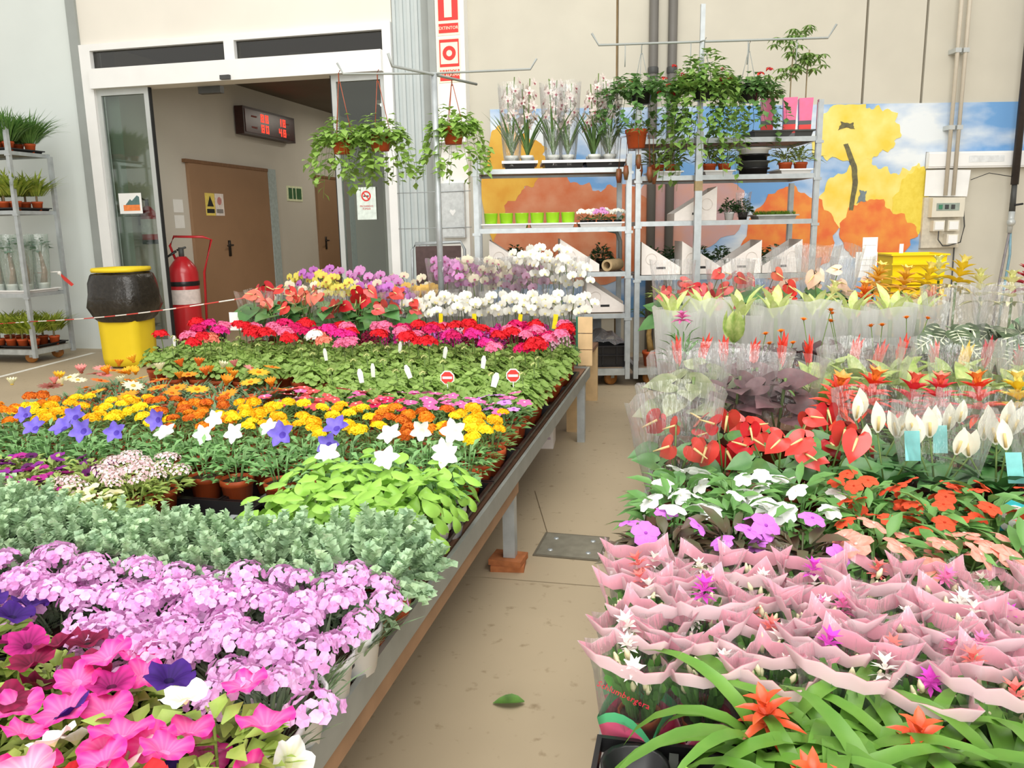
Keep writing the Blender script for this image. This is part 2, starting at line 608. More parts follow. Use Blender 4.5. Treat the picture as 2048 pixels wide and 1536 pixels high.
X5 = -5.845
t = thing('warning_sign', 'pair of warning notices, yellow and white, taped on the brown door', 'sign', (X5, 9.22, 1.44))
put('sheet', boxmesh('sheet', 0, .003, -.2, .0, 0, .27, mat('yellow_sign', '#e9d36a', .6)), t)
put('sheet', boxmesh('sheet', 0, .003, .01, .2, 0, .27, mat('pale_pink_sign', '#ece2dc', .6)), t)
put('triangle', MB().add([(.005, -.17, .11), (.005, -.03, .11), (.005, -.1, .24)], [(0, 1, 2)]).mesh('triangle', INK), t)
put('bar', boxmesh('bar', .003, .005, -.18, -.02, .03, .08, INK), t)
put('disc', MB().lathe([(.001, 0), (.05, 0)], 14, M=Matrix.Translation((.005, .1, .18)) @ Matrix.Rotation(PI / 2, 4, 'Y')).mesh('disc', mat('faded_red', '#c98a84', .6)), t)
put('bar', boxmesh('bar', .003, .005, .03, .17, .03, .08, mat('grey_ink', '#8d8784', .6)), t)
t = thing('exit_sign', 'pale emergency exit sign with green figures on the corridor wall', 'sign', (-5.885, 11.41, 1.67))
put('plate', boxmesh('plate', 0, .01, -.24, .24, 0, .22, mat('photoluminescent_plate', '#e8eecb', .5)), t)
for a, b in ((-.2, -.09), (-.06, .02), (.05, .2)):
    put('green_field', boxmesh('green_field', .01, .012, a, b, .03, .19, mat('exit_green', '#3f6b45', .5)), t)
for k, z in enumerate((1.29, 1.47)):
    tag(put('paper_notice', boxmesh('paper', 0, .003, -.09, .09, 0, .15, WHITEP), None, (-5.884, 8.53, z)), ['white paper notice pinned low beside the brown door', 'white paper notice pinned above another beside the brown door'][k], 'paper')

# red digit display hung along the corridor wall
t = thing('led_display', 'dark red digit display board on the corridor wall', 'display', (-5.885, 10.58, 2.49))
put('case', boxmesh('case', .02, .14, -.70, .70, 0, .35, mat('dark_brown_case', '#3b2521', .4)), t)
put('bracket', boxmesh('bracket', 0, .02, -.5, .5, .1, .25, GREYP), t)
put('bezel', boxmesh('bezel', .14, .146, -.66, .66, .03, .32, mat('smoked_panel', '#4a241f', .3)), t)
LED = mat('red_led', '#ff3020', emit=2.5)
SEG = {'8': 'abcdefg', '9': 'abcdfg', '0': 'abcdef', '4': 'bcfg', '1': 'bc', '5': 'acdfg'}
for cy, row, dg in ((-.26, .19, '88'), (-.26, .055, '80'), (.22, .19, '18'), (.22, .055, '48')):
    for i, ch in enumerate(dg):
        g = MB()
        oy = cy + i * .12
        W, H, T = .07, .1, .016
        for sgm in SEG[ch]:
            y_, z_, w_, h_ = {'a': (0, H - T, W, T), 'd': (0, 0, W, T), 'g': (0, H / 2 - T / 2, W, T), 'b': (W - T, H / 2, T, H / 2), 'c': (W - T, 0, T, H / 2), 'f': (0, H / 2, T, H / 2), 'e': (0, 0, T, H / 2)}[sgm]
            g.box(.146, .149, oy + y_, oy + y_ + w_, row + z_, row + z_ + h_)
        put('digit', g.mesh('digit', LED, False), t)
for cy, row in ((-.44, .24), (-.44, .1), (.45, .24), (.45, .1)):
    put('caption', boxmesh('caption', .146, .148, cy - .07, cy + .07, row - .012, row + .012, mat('dim_red_print', '#8c4a42', .6)), t)

# extinguishers
EXR = mat('extinguisher_red', '#c2242c', .3, .05, 5, .5, coat=.3)


def extinguisher_body(r, h):
    g = MB()
    g.lathe([(.001, 0), (r * .92, 0), (r, .03), (r, h * .8), (r * .9, h * .87), (r * .6, h * .94), (r * .3, h), (.001, h)], 18)
    return g.mesh('cylinder_body', EXR)


t = thing('wheeled_extinguisher', 'large red fire extinguisher on a two wheeled trolley inside the entrance', 'extinguisher', (-5.55, 8.02, 0))
b = put('cylinder', extinguisher_body(.16, .92), t, (0, 0, .06))
put('label_print', MB().lathe([(.162, .40), (.162, .56)], 18).mesh('label_print', mat('label_white', '#e8d9d4', .5)), b)
put('band', MB().lathe([(.164, .60), (.166, .61), (.166, .64), (.164, .65)], 18).mesh('band', BLACKP), b)
put('valve', MB().tube([(0, 0, .96), (0, 0, 1.08)], .03, 8).tube([(-.05, 0, 1.05), (.06, 0, 1.08)], .012).mesh('valve', GREYP), t)
put('trolley_handle', MB().tube([(.17, .1, .1), (.2, .1, .8), (.32, .1, 1.16), (.30, -.02, 1.19), (-.06, -.02, 1.2), (-.12, -.02, 1.1), (-.08, 0, .95)], .014).mesh('trolley_handle', EXR), t)
put('hose', MB().tube([(-.05, -.02, 1.04), (-.2, -.05, .95), (-.2, -.05, .6), (-.18, -.04, .4)], .014).mesh('hose', BLACKP), t)
for y in (-.1, .16):
    w = put('wheel', MB().lathe([(.03, -.02), (.09, -.025), (.1, 0), (.09, .025), (.03, .02)], 16).mesh('wheel', BLACKP), t, (.27, y, .1), (PI / 2, 0, 0))
    put('hub', MB().lathe([(.001, .03), (.035, .03), (.035, -.03), (.001, -.03)], 10).mesh('hub', EXR), w)
put('axle', MB().tube([(.1, .03, .12), (.27, -.1, .1), (.27, .16, .1)], .012).mesh('axle', GREYP), t)
t = thing('wall_extinguisher', 'small red fire extinguisher hung on the corridor wall behind the door glass', 'extinguisher', (-5.78, 7.83, 1.13))
b = put('cylinder', extinguisher_body(.08, .4), t)
put('label_print', MB().lathe([(.0815, .1), (.0815, .26)], 18).mesh('label_print2', mat('label_white', '#e8d9d4', .5)), b)
put('base_ring', MB().lathe([(.082, -.005), (.084, .04), (.084, -.005)], 16).mesh('base_ring', BLACKP), t)
put('valve', MB().tube([(0, 0, .4), (0, 0, .47)], .02, 8).tube([(0, -.02, .46), (0, -.1, .48)], .01).mesh('valve2', BLACKP), t)
put('bracket', boxmesh('bracket', -.105, -.08, -.03, .03, .2, .3, GREYP), t)

# yellow bin with black bag
t = thing('waste_bin', 'tall yellow waste bin with a black bag folded over its rim', 'bin', (-5.23, 6.62, 0), math.radians(8))
YEL = mat('bin_yellow', '#f0d22b', .45, .04, 4)
put('body', MB().lathe([(.001, .02), (.175, .02), (.185, .1), (.2, .84), (.205, .86)], 24, sq=.75).mesh('bin_body', YEL), t)
rr = random.Random(3)
wv = [[1 + .05 * rr.uniform(-1, 1) for _ in range(24)] for _ in range(9)]
put('bag', MB().lathe([(.215, .44), (.25, .48), (.285, .58), (.28, .7), (.262, .8), (.245, .87), (.225, .885), (.2, .87), (.19, .6)], 24, sq=.4, wob=lambda k, i: wv[i][k]).mesh('bag', mat('black_bag_film', '#29251f', .25, .3, 30, .5, bump=.5)), t)
put('rim', MB().lathe([(.19, .9), (.232, .895), (.24, .915), (.232, .935), (.19, .93), (.19, .9)], 24, sq=.3).mesh('rim', YEL), t)
for y in (-.14, .14):
    put('wheel', MB().lathe([(.001, -.02), (.08, -.02), (.08, .02), (.001, .02)], 14).mesh('wheel', BLACKP), t, (y, .2, .08), (PI / 2, 0, PI / 2))

# ---------------------------------------------------------------- printed mural and fittings on the beige wall
def sky_material():
    mt = bpy.data.materials.new('printed_sky')
    mt.use_nodes = True
    N, L = mt.node_tree.nodes, mt.node_tree.links
    tc = N.new('ShaderNodeTexCoord')
    mp = N.new('ShaderNodeMapping')
    mp.inputs['Scale'].default_value = (.55, 1, 1.2)
    mp.inputs['Location'].default_value = (.3, 0, .15)
    nz = N.new('ShaderNodeTexNoise')
    nz.inputs['Scale'].default_value = 2.1
    nz.inputs['Detail'].default_value = 5
    nz.inputs['Roughness'].default_value = .5
    r = N.new('ShaderNodeValToRGB')
    r.color_ramp.elements[0].position = .42
    r.color_ramp.elements[0].color = (*lin('#6fa3d8'), 1)
    r.color_ramp.elements[1].position = .64
    r.color_ramp.elements[1].color = (*lin('#eaf0f2'), 1)
    L.new(tc.outputs['Object'], mp.inputs[0])
    L.new(mp.outputs[0], nz.inputs['Vector'])
    L.new(nz.outputs['Fac'], r.inputs[0])
    L.new(r.outputs[0], N['Principled BSDF'].inputs['Base Color'])
    N['Principled BSDF'].inputs['Roughness'].default_value = .5
    return mt


t = thing('wall_mural', 'large printed mural of yellow and orange blossoms against a cloudy blue sky', 'mural', WP0, WPH)
g = MB().prism([(.165, .35), (4.30, .35), (4.30, 1.87), (7.6, 1.87), (7.6, 2.315), (.165, 2.315)], -.012, -.002)
put('sheet', g.mesh('mural_sheet', sky_material(), False), t)
mr = random.Random(12)


def printed(name, pts, mt, lay, rough=.035, n=8, bulge=.1):
    out = []
    for i, p in enumerate(pts):
        q = pts[(i + 1) % len(pts)]
        dx, dz = q[0] - p[0], q[1] - p[1]
        ln_ = math.hypot(dx, dz)
        for k in range(n):
            f = k / n
            b = math.sin(f * PI) * bulge * ln_ + rough * .55 * (math.sin(6.3 * (i + f)) + math.sin(11.7 * (i + f) + 1.3)) * min(1, 3 * min(f, 1 - f))
            out.append((p[0] + dx * f - dz / ln_ * b, min(2.312, p[1] + dz * f + dx / ln_ * b)))
    me = MB().prism(out, -.014 - lay * .0015, -.012).mesh(name, mt, False)
    put(name, me, t)


YA = mat('printed_yellow', '#f5d34f', .5, c2='#fae88a', scale=5)
YB = mat('printed_gold', '#eec23a', .5, c2='#f6d95c', scale=6)
OC = mat('printed_orange', '#e9703f', .5, c2='#f09a48', scale=7)
PK = mat('printed_pink', '#d7a08c', .5, c2='#c9a6a8', scale=4)
ORL = mat('printed_deep_orange', '#cf6f43', .5, c2='#d9946f', scale=5)
GO = mat('printed_amber', '#dd9f34', .5, c2='#e8b94a', scale=6)
printed('printed_flower', [(1.45, 1.15), (1.6, 1.6), (2.0, 1.66), (2.5, 1.6), (2.6, 1.3), (2.2, 1.0), (1.7, .95)], PK, 1)
printed('printed_flower', [(.22, .8), (.25, 1.45), (.48, 1.6), (.62, 1.72), (.77, 1.7), (1.0, 1.62), (1.2, 1.55), (1.4, 1.62), (1.62, 1.5), (1.7, 1.2), (1.6, .8)], ORL, 2)
printed('printed_flower', [(.168, 1.1), (.168, 2.08), (.3, 2.2), (.42, 2.08), (.64, 2.0), (.68, 1.85), (.6, 1.68), (.45, 1.58), (.28, 1.44)], GO, 3)
printed('printed_flower', [(3.22, 1.85), (3.25, 2.12), (3.35, 2.28), (3.64, 2.31), (3.75, 2.26), (3.92, 2.26), (4.03, 2.1), (3.99, 1.93), (3.85, 1.87), (3.7, 1.8), (3.4, 1.84)], YA, 3)
printed('printed_flower', [(3.3, 1.28), (3.36, 1.6), (3.55, 1.7), (3.72, 1.82), (3.85, 1.72), (4.05, 1.66), (4.2, 1.74), (4.29, 1.74), (4.29, 1.15), (4.1, 1.12), (3.9, 1.25), (3.6, 1.2)], YA, 2)
printed('printed_flower', [(4.02, 1.3), (4.08, 1.58), (4.2, 1.7), (4.29, 1.74), (4.29, 1.1), (4.16, 1.12)], mat('printed_pale_yellow', '#f3dc5c', .5, c2='#ead04a'), 4)
printed('printed_flower', [(3.52, 1.08), (3.58, 1.34), (3.68, 1.4), (3.85, 1.44), (4.02, 1.3), (4.26, 1.17), (4.2, .98), (3.95, .82), (3.7, .88)], OC, 5)
printed('printed_flower', [(2.6, .85), (2.62, 1.2), (2.78, 1.44), (2.97, 1.57), (3.2, 1.47), (3.44, 1.28), (3.46, 1.0), (3.3, .74), (2.9, .7)], OC, 6)
STK = mat('printed_stalk', '#7f7a52', .6, c2='#5f5a48', scale=30)
printed('printed_stalk', [(3.5, 1.95), (3.54, 1.96), (3.64, 1.75), (3.66, 1.6), (3.63, 1.34), (3.59, 1.34), (3.61, 1.6), (3.59, 1.74)], STK, 6, .003, 4, 0.)
printed('printed_core', [(3.44, 2.08), (3.6, 2.09), (3.58, 2.15), (3.46, 2.16)], STK, 6, .01)
printed('printed_core', [(3.66, 1.4), (3.75, 1.42), (3.75, 1.52), (3.68, 1.53)], mat('printed_slate_blue', '#7d8a8c', .6), 6, .01)  # small grey-blue spot of the mural print

DKPIPE = mat('dark_grey_pipe', '#6f6c66', .5, .05, 4)
for s, lb in ((1.675, 'tall dark grey downpipe on the beige wall, nearer the column of its pair'), (1.85, 'tall dark grey downpipe on the beige wall, nearer the mural blossoms of its pair')):
    t = thing('downpipe', lb, 'pipe', onwall(s, -.05, 0), WPH)
    put('pipe', MB().tube([(0, 0, 0), (0, 0, 5.1)], .042, 10).mesh('pipe', DKPIPE), t)
    put('clamp', MB().lathe([(.046, 2.6), (.05, 2.61), (.05, 2.65), (.046, 2.66)], 10).mesh('clamp', GREYP), t)
for s, lb in ((4.47, 'thin pale conduit ending above the socket box, further from the hose'), (4.545, 'thin pale conduit ending above the socket box, closer to the hose')):
    t = thing('conduit', lb, 'pipe', onwall(s, -.105, 1.46), WPH)
    put('pipe', MB().tube([(0, 0, 0), (0, 0, 3.6)], .018, 8).mesh('pipe', mat('ivory_conduit', '#cfc6b4', .5, .03)), t)
    for z in (.62, 1.3):
        put('clip', boxmesh('clip', -.028, .028, -.02, .104, z - .02, z + .02, GREY_ALU), t)
t = thing('cable_trunking', 'long white cable trunking across the beige wall above the socket box', 'trunking', onwall(4.30, -.022, 1.715), WPH)
put('channel', boxmesh('channel', 0, 2.6, -.05, .0, 0, .15, WHITE_ALU), t)
put('cover', boxmesh('cover', 0, 2.6, -.06, -.05, .015, .135, WHITE_ALU), t)
put('printed_label', boxmesh('printed_label', .38, .72, -.062, -.06, .05, .11, mat('grey_label', '#dfe2e2', .5)), t)
t = thing('paper_sheet', 'blank white paper sheet fixed above the socket box', 'paper', onwall(4.29, -.06, 1.46), WPH)
put('sheet', MB().add([(0, 0, 0), (.41, -.01, -.01), (.43, .0, .235), (.2, -.02, .24), (0, 0, .24)], [(0, 1, 2, 3, 4)]).mesh('sheet', WHITEP), t)
t = thing('socket_box', 'ivory wall box with breakers and power sockets under the conduits', 'electrical box', onwall(4.32, -.03, .97), WPH)
IV = mat('ivory_plastic', '#e0dac8', .45, .02)
put('back_plate', boxmesh('back_plate', -.02, .35, -.02, .028, 0, .48, mat('ivory_plate', '#d3cbb8', .5)), t)
p = put('breaker_unit', boxmesh('breaker_unit', .02, .33, -.1, -.02, .29, .47, IV), t)
put('window', boxmesh('window', .06, .28, -.103, -.1, .35, .42, mat('smoked_window', '#9aa79c', .3)), p)
for k in range(3):
    put('switch', boxmesh('switch', .08 + k * .06, .115 + k * .06, -.108, -.103, .365, .405, [mat('green_switch', '#4a8a6a', .4), GREYP, GREYP][k]), p)
for x, z in ((.05, .16), (.19, .16), (.19, .03)):
    q = put('socket', boxmesh('socket', x, x + .11, -.09, -.02, z, z + .1, IV), t)
    put('lid', boxmesh('lid', x + .012, x + .098, -.098, -.09, z + .012, z + .088, WHITEP), q)
put('cable', MB().tube([(.1, -.1, .16), (.09, -.12, .08), (.14, -.12, .02), (.2, -.1, .02), (.33, -.08, .05), (.38, -.04, .2), (.36, -.02, .42)], .006, 5).mesh('cable', GREYP), t)
put('cable', MB().tube([(.315, -.01, .02), (.32, -.01, -.3), (.318, -.01, -.8)], .007, 5).mesh('cable', GREYP), t)
t = thing('water_pipe', 'thick black water pipe with a valve and hoses hanging on the wall', 'pipe', onwall(5.1, -.13, 0), WPH)
put('pipe', MB().tube([(.0, 0, 5.1), (.01, 0, 1.55)], .035, 10).mesh('pipe', mat('black_pipe', '#3a3432', .35, .1)), t)
put('sleeve', MB().tube([(.01, 0, 1.56), (.012, 0, 1.3)], [.024, .028], 10).mesh('sleeve', GREYP), t)
v = put('valve', MB().tube([(.012, 0, 1.3), (.0, -.01, 1.1)], [.03, .022], 10).ball((0, -.02, 1.2), .04).mesh('valve', GREY_ALU), t)
put('lever', MB().tube([(.012, -.03, 1.36), (.09, -.03, 1.37)], .01, 6).mesh('lever', INK), v)
put('hose', MB().tube([(0, -.01, 1.1), (-.03, -.02, .9), (-.07, -.02, .5), (-.08, -.02, .1)], .012, 6).mesh('hose', mat('grey_hose', '#8f8a8c', .4)), t)
put('hose', MB().tube([(.01, -.01, 1.1), (.02, -.02, .9), (-.01, -.02, .5), (-.03, -.02, .1)], .012, 6).mesh('hose', mat('blue_hose', '#7fa6b4', .4)), t)
put('wire', MB().tube([(.0, 0, 1.62), (-.25, -.01, 1.66), (-.42, -.01, 1.60)], .004, 5).mesh('wire', GREYP), t)

# ---------------------------------------------------------------- trolley racks
RO, RPH = (-.45, 6.25), math.radians(12.5)


def onrack(s, d, z):
    return (RO[0] + s * math.cos(RPH) - d * math.sin(RPH), RO[1] + s * math.sin(RPH) + d * math.cos(RPH), z)


PLY = mat('plywood_shelf', '#8c7a66', .6, .15, 8)


def trolley(name, label, loc, rot, w, depth, shelves, tops, wheel_col):
    t = thing(name, label, 'plant trolley', loc, rot, 'steel plant trolleys')
    k = 0
    for y in (0, depth):
        for x in (0, w):
            up = MB().box(x - .018, x + .018, y - .018, y + .018, .06, tops[k])
            sg = 1 if x == 0 else -1
            up.box(x + sg * .018, x + sg * .023, y - .01, y + .01, .2, tops[k] - .02)
            put('upright', up.mesh('upright', GALV, False), t)
            k += 1
    bs = MB()
    for y in (-.01, depth - .02):
        bs.box(.02, w - .02, y, y + .03, .09, .14)
    for x in (0, w - .03):
        bs.box(x, x + .03, .02, depth - .02, .09, .14)
    put('base_frame', bs.mesh('base_frame', GALV_D, False), t)
    put('base_board', boxmesh('base_board', .03, w - .03, .02, depth - .02, .125, .142, PLY), t)
    for z in shelves:
        s = put('shelf', boxmesh('shelf', .02, w - .02, .01, depth - .01, z - .012, z, PLY), t)
        e = MB().box(.0, w, -.006, .012, z - .03, z + .006).box(.0, w, depth - .012, depth + .006, z - .03, z + .006)
        for x in (.018, w - .03):
            e.box(x, x + .012, .012, depth - .012, z - .03, z + .004)
        put('shelf_edge', e.mesh('shelf_edge', GALV, False), s)
        for x in (0, w):
            put('shelf_hook', boxmesh('shelf_hook', x - .03, x + .03, -.022, -.004, z - .045, z - .025, GALV), s)
    for x in (.12, w - .12):
        for y in (.08, depth - .08):
            wh = put('caster', MB().lathe([(.001, -.02), (.05, -.02), (.056, -.012), (.056, .012), (.05, .02), (.001, .02)], 16).mesh('caster', wheel_col), t, (x, y, .056), (PI / 2, 0, .5))
            put('fork', MB().box(-.014, .014, .0, .06, -.03, -.022).box(-.014, .014, .0, .06, .022, .03).mesh('fork', GALV_D, False), wh)
    return t


WHEEL = mat('amber_caster', '#a06a35', .4)
LZ = [1.66, 1.225, .887, .566]
RZ = [1.857, 1.591, 1.258, .853]
trolley('plant_trolley', 'steel plant trolley carrying tall orchids and lime green pots', onrack(-1.19, 0, 0), RPH, 1.15, .55, LZ, (1.76, 1.76, 1.78, 1.76), WHEEL)
trolley('plant_trolley', 'steel plant trolley with hanging plants above it and triangular boxes inside', onrack(.025, 0, 0), RPH, 1.335, .55, RZ, (2.12, 2.12, 1.55, 1.55), WHEEL)
trolley('plant_trolley', 'steel plant trolley of leafy pot plants beside the yellow bin', (-7.6, 6.58, 0), 0, 1.33, .5, [2.02, 1.47, .68], (2.3, 2.3, 2.0, 2.0), WHEEL)


def tray_mesh(w, d, h, mt, rim=.012, cells=None):
    """shallow plant tray: tapered walls, flange, floor"""
    g = MB()
    i = .012
    g.add([(i, i, 0), (w - i, i, 0), (w - i, d - i, 0), (i, d - i, 0), (0, 0, h), (w, 0, h), (w, d, h), (0, d, h)],
          [(0, 1, 2, 3), (0, 4, 5, 1), (1, 5, 6, 2), (2, 6, 7, 3), (3, 7, 4, 0)])
    o = rim
    g.add([(0, 0, h), (w, 0, h), (w, d, h), (0, d, h), (-o, -o, h), (w + o, -o, h), (w + o, d + o, h), (-o, d + o, h), (-o, -o, h - .01), (w + o, -o, h - .01), (w + o, d + o, h - .01), (-o, d + o, h - .01)],
          [(0, 1, 5, 4), (1, 2, 6, 5), (2, 3, 7, 6), (3, 0, 4, 7), (4, 5, 9, 8), (5, 6, 10, 9), (6, 7, 11, 10), (7, 4, 8, 11)])
    return g.mesh('tray', mt, False)


# triangular white card boxes
CARD = mat('white_corrugated_card', '#efe7df', .7, .03, 30)
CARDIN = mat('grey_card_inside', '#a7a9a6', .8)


def tri_box(label, s, z, flip, w=.3, h=.25, d=.3, dd=.06):
    t = thing('display_box', label, 'box', onrack(s, dd, z), RPH, 'triangular white card boxes')
    X = (lambda x: w - x) if flip else (lambda x: x)
    for y, nm in ((0, 'front_panel'), (d - .006, 'back_panel')):
        pts = [(X(0), 0), (X(w), 0), (X(w), .055), (X(0), h)]
        put(nm, MB().prism(pts, y, y + .006).mesh('side_panel', CARD, False), t)
    put('end_panel', MB().box(min(X(0), X(.006)), max(X(0), X(.006)), .006, d - .006, 0, h).mesh('end_panel', CARD, False), t)
    put('end_panel', MB().box(min(X(w), X(w - .006)), max(X(w), X(w - .006)), .006, d - .006, 0, .055).mesh('end_panel', CARD, False), t)
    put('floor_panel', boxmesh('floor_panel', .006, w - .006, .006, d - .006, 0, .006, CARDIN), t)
    ring = MB().lathe([(.040, 0), (.040, .003), (.044, .003), (.044, 0)], 24, M=Matrix.Translation((X(.075), -.0, .12)) @ Matrix.Rotation(PI / 2, 4, 'X'))
    put('perforated_ring', ring.mesh('ring', mat('card_score', '#d8cdc4', .8), False), t)
    put('hand_slot', boxmesh('hand_slot', X(.15) - .035, X(.15) + .035, -.002, 0, .043, .06, INK), t)
    return t


BX = 'white triangular card box '
tri_box(BX + 'half hidden by the tall white orchids', -.555, .894, False)
tri_box(BX + 'at the post end behind pink orchids', -1.1, .894, False)
tri_box(BX + 'alone above the black crates', -.355, .573, False, dd=.1)
tri_box('grey sided triangular card box behind another box above the black crates', -.33, .573, False, h=.28, w=.31, dd=.41, d=.12)
tri_box(BX + 'standing alone on the middle shelf', .315, 1.265, True, w=.32)
tri_box(BX + 'first in the row of four, against the double posts', .07, .86, False)
tri_box(BX + 'second in the row of four, behind the pole', .38, .86, False)
tri_box(BX + 'third in the row of four', .69, .86, True)
tri_box(BX + 'last in the row of four, hazy behind clear film', 1.0, .86, True)

t = thing('cardboard_roll', 'brown cardboard roll lying on the trolley shelf', 'roll', onrack(-.2, .03, .94), RPH)
tb = MB()
for r_, a_ in ((.045, 1), (.028, -1)):
    tb.lathe([(r_, 0), (r_, .22)][::a_], 16, M=Matrix.Rotation(-PI / 2, 4, 'X') @ Matrix.Rotation(.55, 4, 'Y'))
tb.lathe([(.028, 0), (.045, 0)], 16, M=Matrix.Rotation(-PI / 2, 4, 'X') @ Matrix.Rotation(.55, 4, 'Y'))
put('tube', tb.mesh('tube', mat('kraft_paper', '#b49b74', .7)), t)
t = thing('curved_pipe', 'grey curved pipe standing behind the cardboard roll', 'pipe', onrack(-.13, .4, .894), RPH)
put('pipe', MB().tube([(.08, 0, 0), (.08, 0, .22), (.05, 0, .29), (-.02, 0, .31)], .016, 8).mesh('pipe', GREYST), t)

# lime pots in white trays
LIME = mat('lime_glaze', '#a6dd2c', .3, .04, 10, .5, coat=.4)
limepot = MB().lathe([(.001, 0), (.042, 0), (.045, .01), (.053, .108), (.055, .112), (.051, .112), (.045, .03), (.001, .03)], 20).mesh('lime_pot', LIME)
for k in range(2):
    tag(put('pot_tray', tray_mesh(.34, .28, .035, WHITEP), None, onrack(-1.145 + k * .36, .03, 1.232), RPH), ['white tray of lime pots next to the trolley post', 'white tray of lime pots next to the mini orchids'][k], 'tray')
for k in range(6):
    tag(put('plant_pot', limepot, None, onrack(-1.082 + k * .118, .09, 1.233), RPH), ['glossy lime green pot beside the trolley post', 'glossy lime green pot second from the trolley post', 'glossy lime green pot third from the trolley post', 'glossy lime green pot third from the mini orchids', 'glossy lime green pot second from the mini orchids', 'glossy lime green pot beside the mini orchids'][k], 'pot', 'row of lime green pots')
tag(put('pot_tray', tray_mesh(.33, .28, .035, WHITEP), None, onrack(-.41, .03, 1.232), RPH), 'white tray holding mini orchids on the trolley', 'tray')
# orchid trays on the top shelf
for k, (s, w) in enumerate(((-.975, .24), (-.675, .3), (-.36, .3))):
    t = thing('orchid_tray', ['narrow black and white tray holding two tall orchids', 'black and white orchid tray in the middle of the top shelf', 'black and white orchid tray by the hanging terracotta pot'][k], 'tray', onrack(s, .04, 1.667), RPH)
    put('well', tray_mesh(w, .42, .055, BLACKP, .0), t)
    put('rim', MB().box(-.015, w + .015, -.015, .0, .04, .06).box(-.015, w + .015, .42, .435, .04, .06).box(-.015, 0, 0, .42, .04, .06).box(w, w + .015, 0, .42, .04, .06).mesh('rim', WHITEP, False), t)
# trays of the other trolley
for s, w, lb in ((.13, .23, 'white tray with two terracotta pots by the double posts'), (.53, .22, 'white tray with two terracotta pots beside the grey pole'), (1.1, .235, 'white tray with two terracotta pots at the open end of the trolley')):
    tag(put('pot_tray', tray_mesh(w, .3, .035, WHITEP), None, onrack(s, .03, 1.598), RPH), lb, 'tray')
t = thing('tray_stack', 'stack of round black and white trays on the trolley', 'tray', onrack(.94, .2, 1.598), RPH)
for k, (z, r, mt) in enumerate(((0, .125, BLACKP), (.05, .13, GREYP), (.1, .12, BLACKP), (.145, .13, WHITEP))):
    put('tray', MB().lathe([(.001, z), (r * .82, z), (r * .85, z + .04), (r, z + .045), (r, z + .055), (r * .8, z + .052), (.001, z + .052)], 18).mesh('round_tray', mt), t)
t = thing('pot_tray', 'dark grey tray under the pink pots on the uppermost shelf', 'tray', onrack(.89, .03, 1.864), RPH)
put('tray', tray_mesh(.44, .3, .05, GREYP), t)
t = thing('sprout_tray', 'shallow silver tray of bright green sprouts on the trolley', 'tray', onrack(.95, .06, 1.265), RPH)
put('tray', tray_mesh(.3, .22, .035, GALV_D), t)
# base of the first trolley: crates, film, panels
t = thing('plastic_crate', 'black plastic crate under crumpled clear film on the trolley base', 'crate', onrack(-.40, .06, .143), RPH)
put('crate', tray_mesh(.36, .36, .17, BLACKP), t)
put('crate_rib', MB().box(.0, .36, -.012, .0, .09, .1).box(.06, .07, -.006, .01, .02, .16).box(.17, .18, -.006, .01, .02, .16).box(.28, .29, -.006, .01, .02, .16).mesh('crate_rib', BLACKP, False), t)
cr = random.Random(5)
fm = MB()
fv = [(.0 + .36 * i / 8, .02 + .32 * j / 6, .17 + .09 * math.sin(PI * i / 8) * math.sin(PI * j / 6) + cr.uniform(0, .035)) for j in range(7) for i in range(9)]
fm.add(fv, [(j * 9 + i, j * 9 + i + 1, j * 9 + i + 10, j * 9 + i + 9) for j in range(6) for i in range(8)])
put('clear_film', fm.mesh('crumpled_film', film('crumpled_film', '#f4f4f8', .55, .15, .5), False), t)
tag(put('panel', boxmesh('pale_panel', 0, .17, 0, .02, 0, .38, mat('pale_blue_board', '#b9c3cc', .6)), None, onrack(-.36, .5, .143), RPH), 'pale blue board leaning at the back of the trolley base', 'board')['category'] = 'board'
tag(put('small_carton', boxmesh('small_carton', 0, .09, 0, .12, 0, .14, mat('dark_brown_card', '#5a4038', .7)), None, onrack(-.5, .28, .143 + .18), RPH), 'small dark brown carton behind the wooden crate end', 'box')

# grey pole with cross bar in front of the second trolley
t = thing('display_pole', 'grey steel pole with a long cross bar for hanging plants', 'pole', onrack(.462, -.07, 0), RPH)
put('post', MB().box(-.026, .026, -.02, .02, .02, 1.9).box(-.016, .016, -.013, .013, 1.9, 2.77).mesh('post', GALV, False), t)
put('foot', MB().box(-.2, .2, -.03, .03, 0, .02).box(-.03, .03, -.06, .2, 0, .02).mesh('foot', GALV_D, False), t)
put('cross_bar', MB().tube([(-.79, 0, 2.59), (-.74, 0, 2.51), (0, 0, 2.52), (.9, 0, 2.53), (.955, 0, 2.62)], .008, 6).mesh('cross_bar', GREYST), t)
for x in (-.55, -.08, .0, .33, .68):
    put('hook', MB().tube([(x, 0, 2.515), (x, 0, 2.42), (x, .01, 2.36)], .004, 5).mesh('hook', GREYST), t)
put('hook', MB().tube([(-.012, 0, 2.52), (-.012, -.14, 2.5)], .006, 5).mesh('hook', GREYST), t)
put('band', boxmesh('band', -.028, .028, -.022, .022, 1.48, 1.55, mat('tan_tape', '#b09a72', .6)), t)

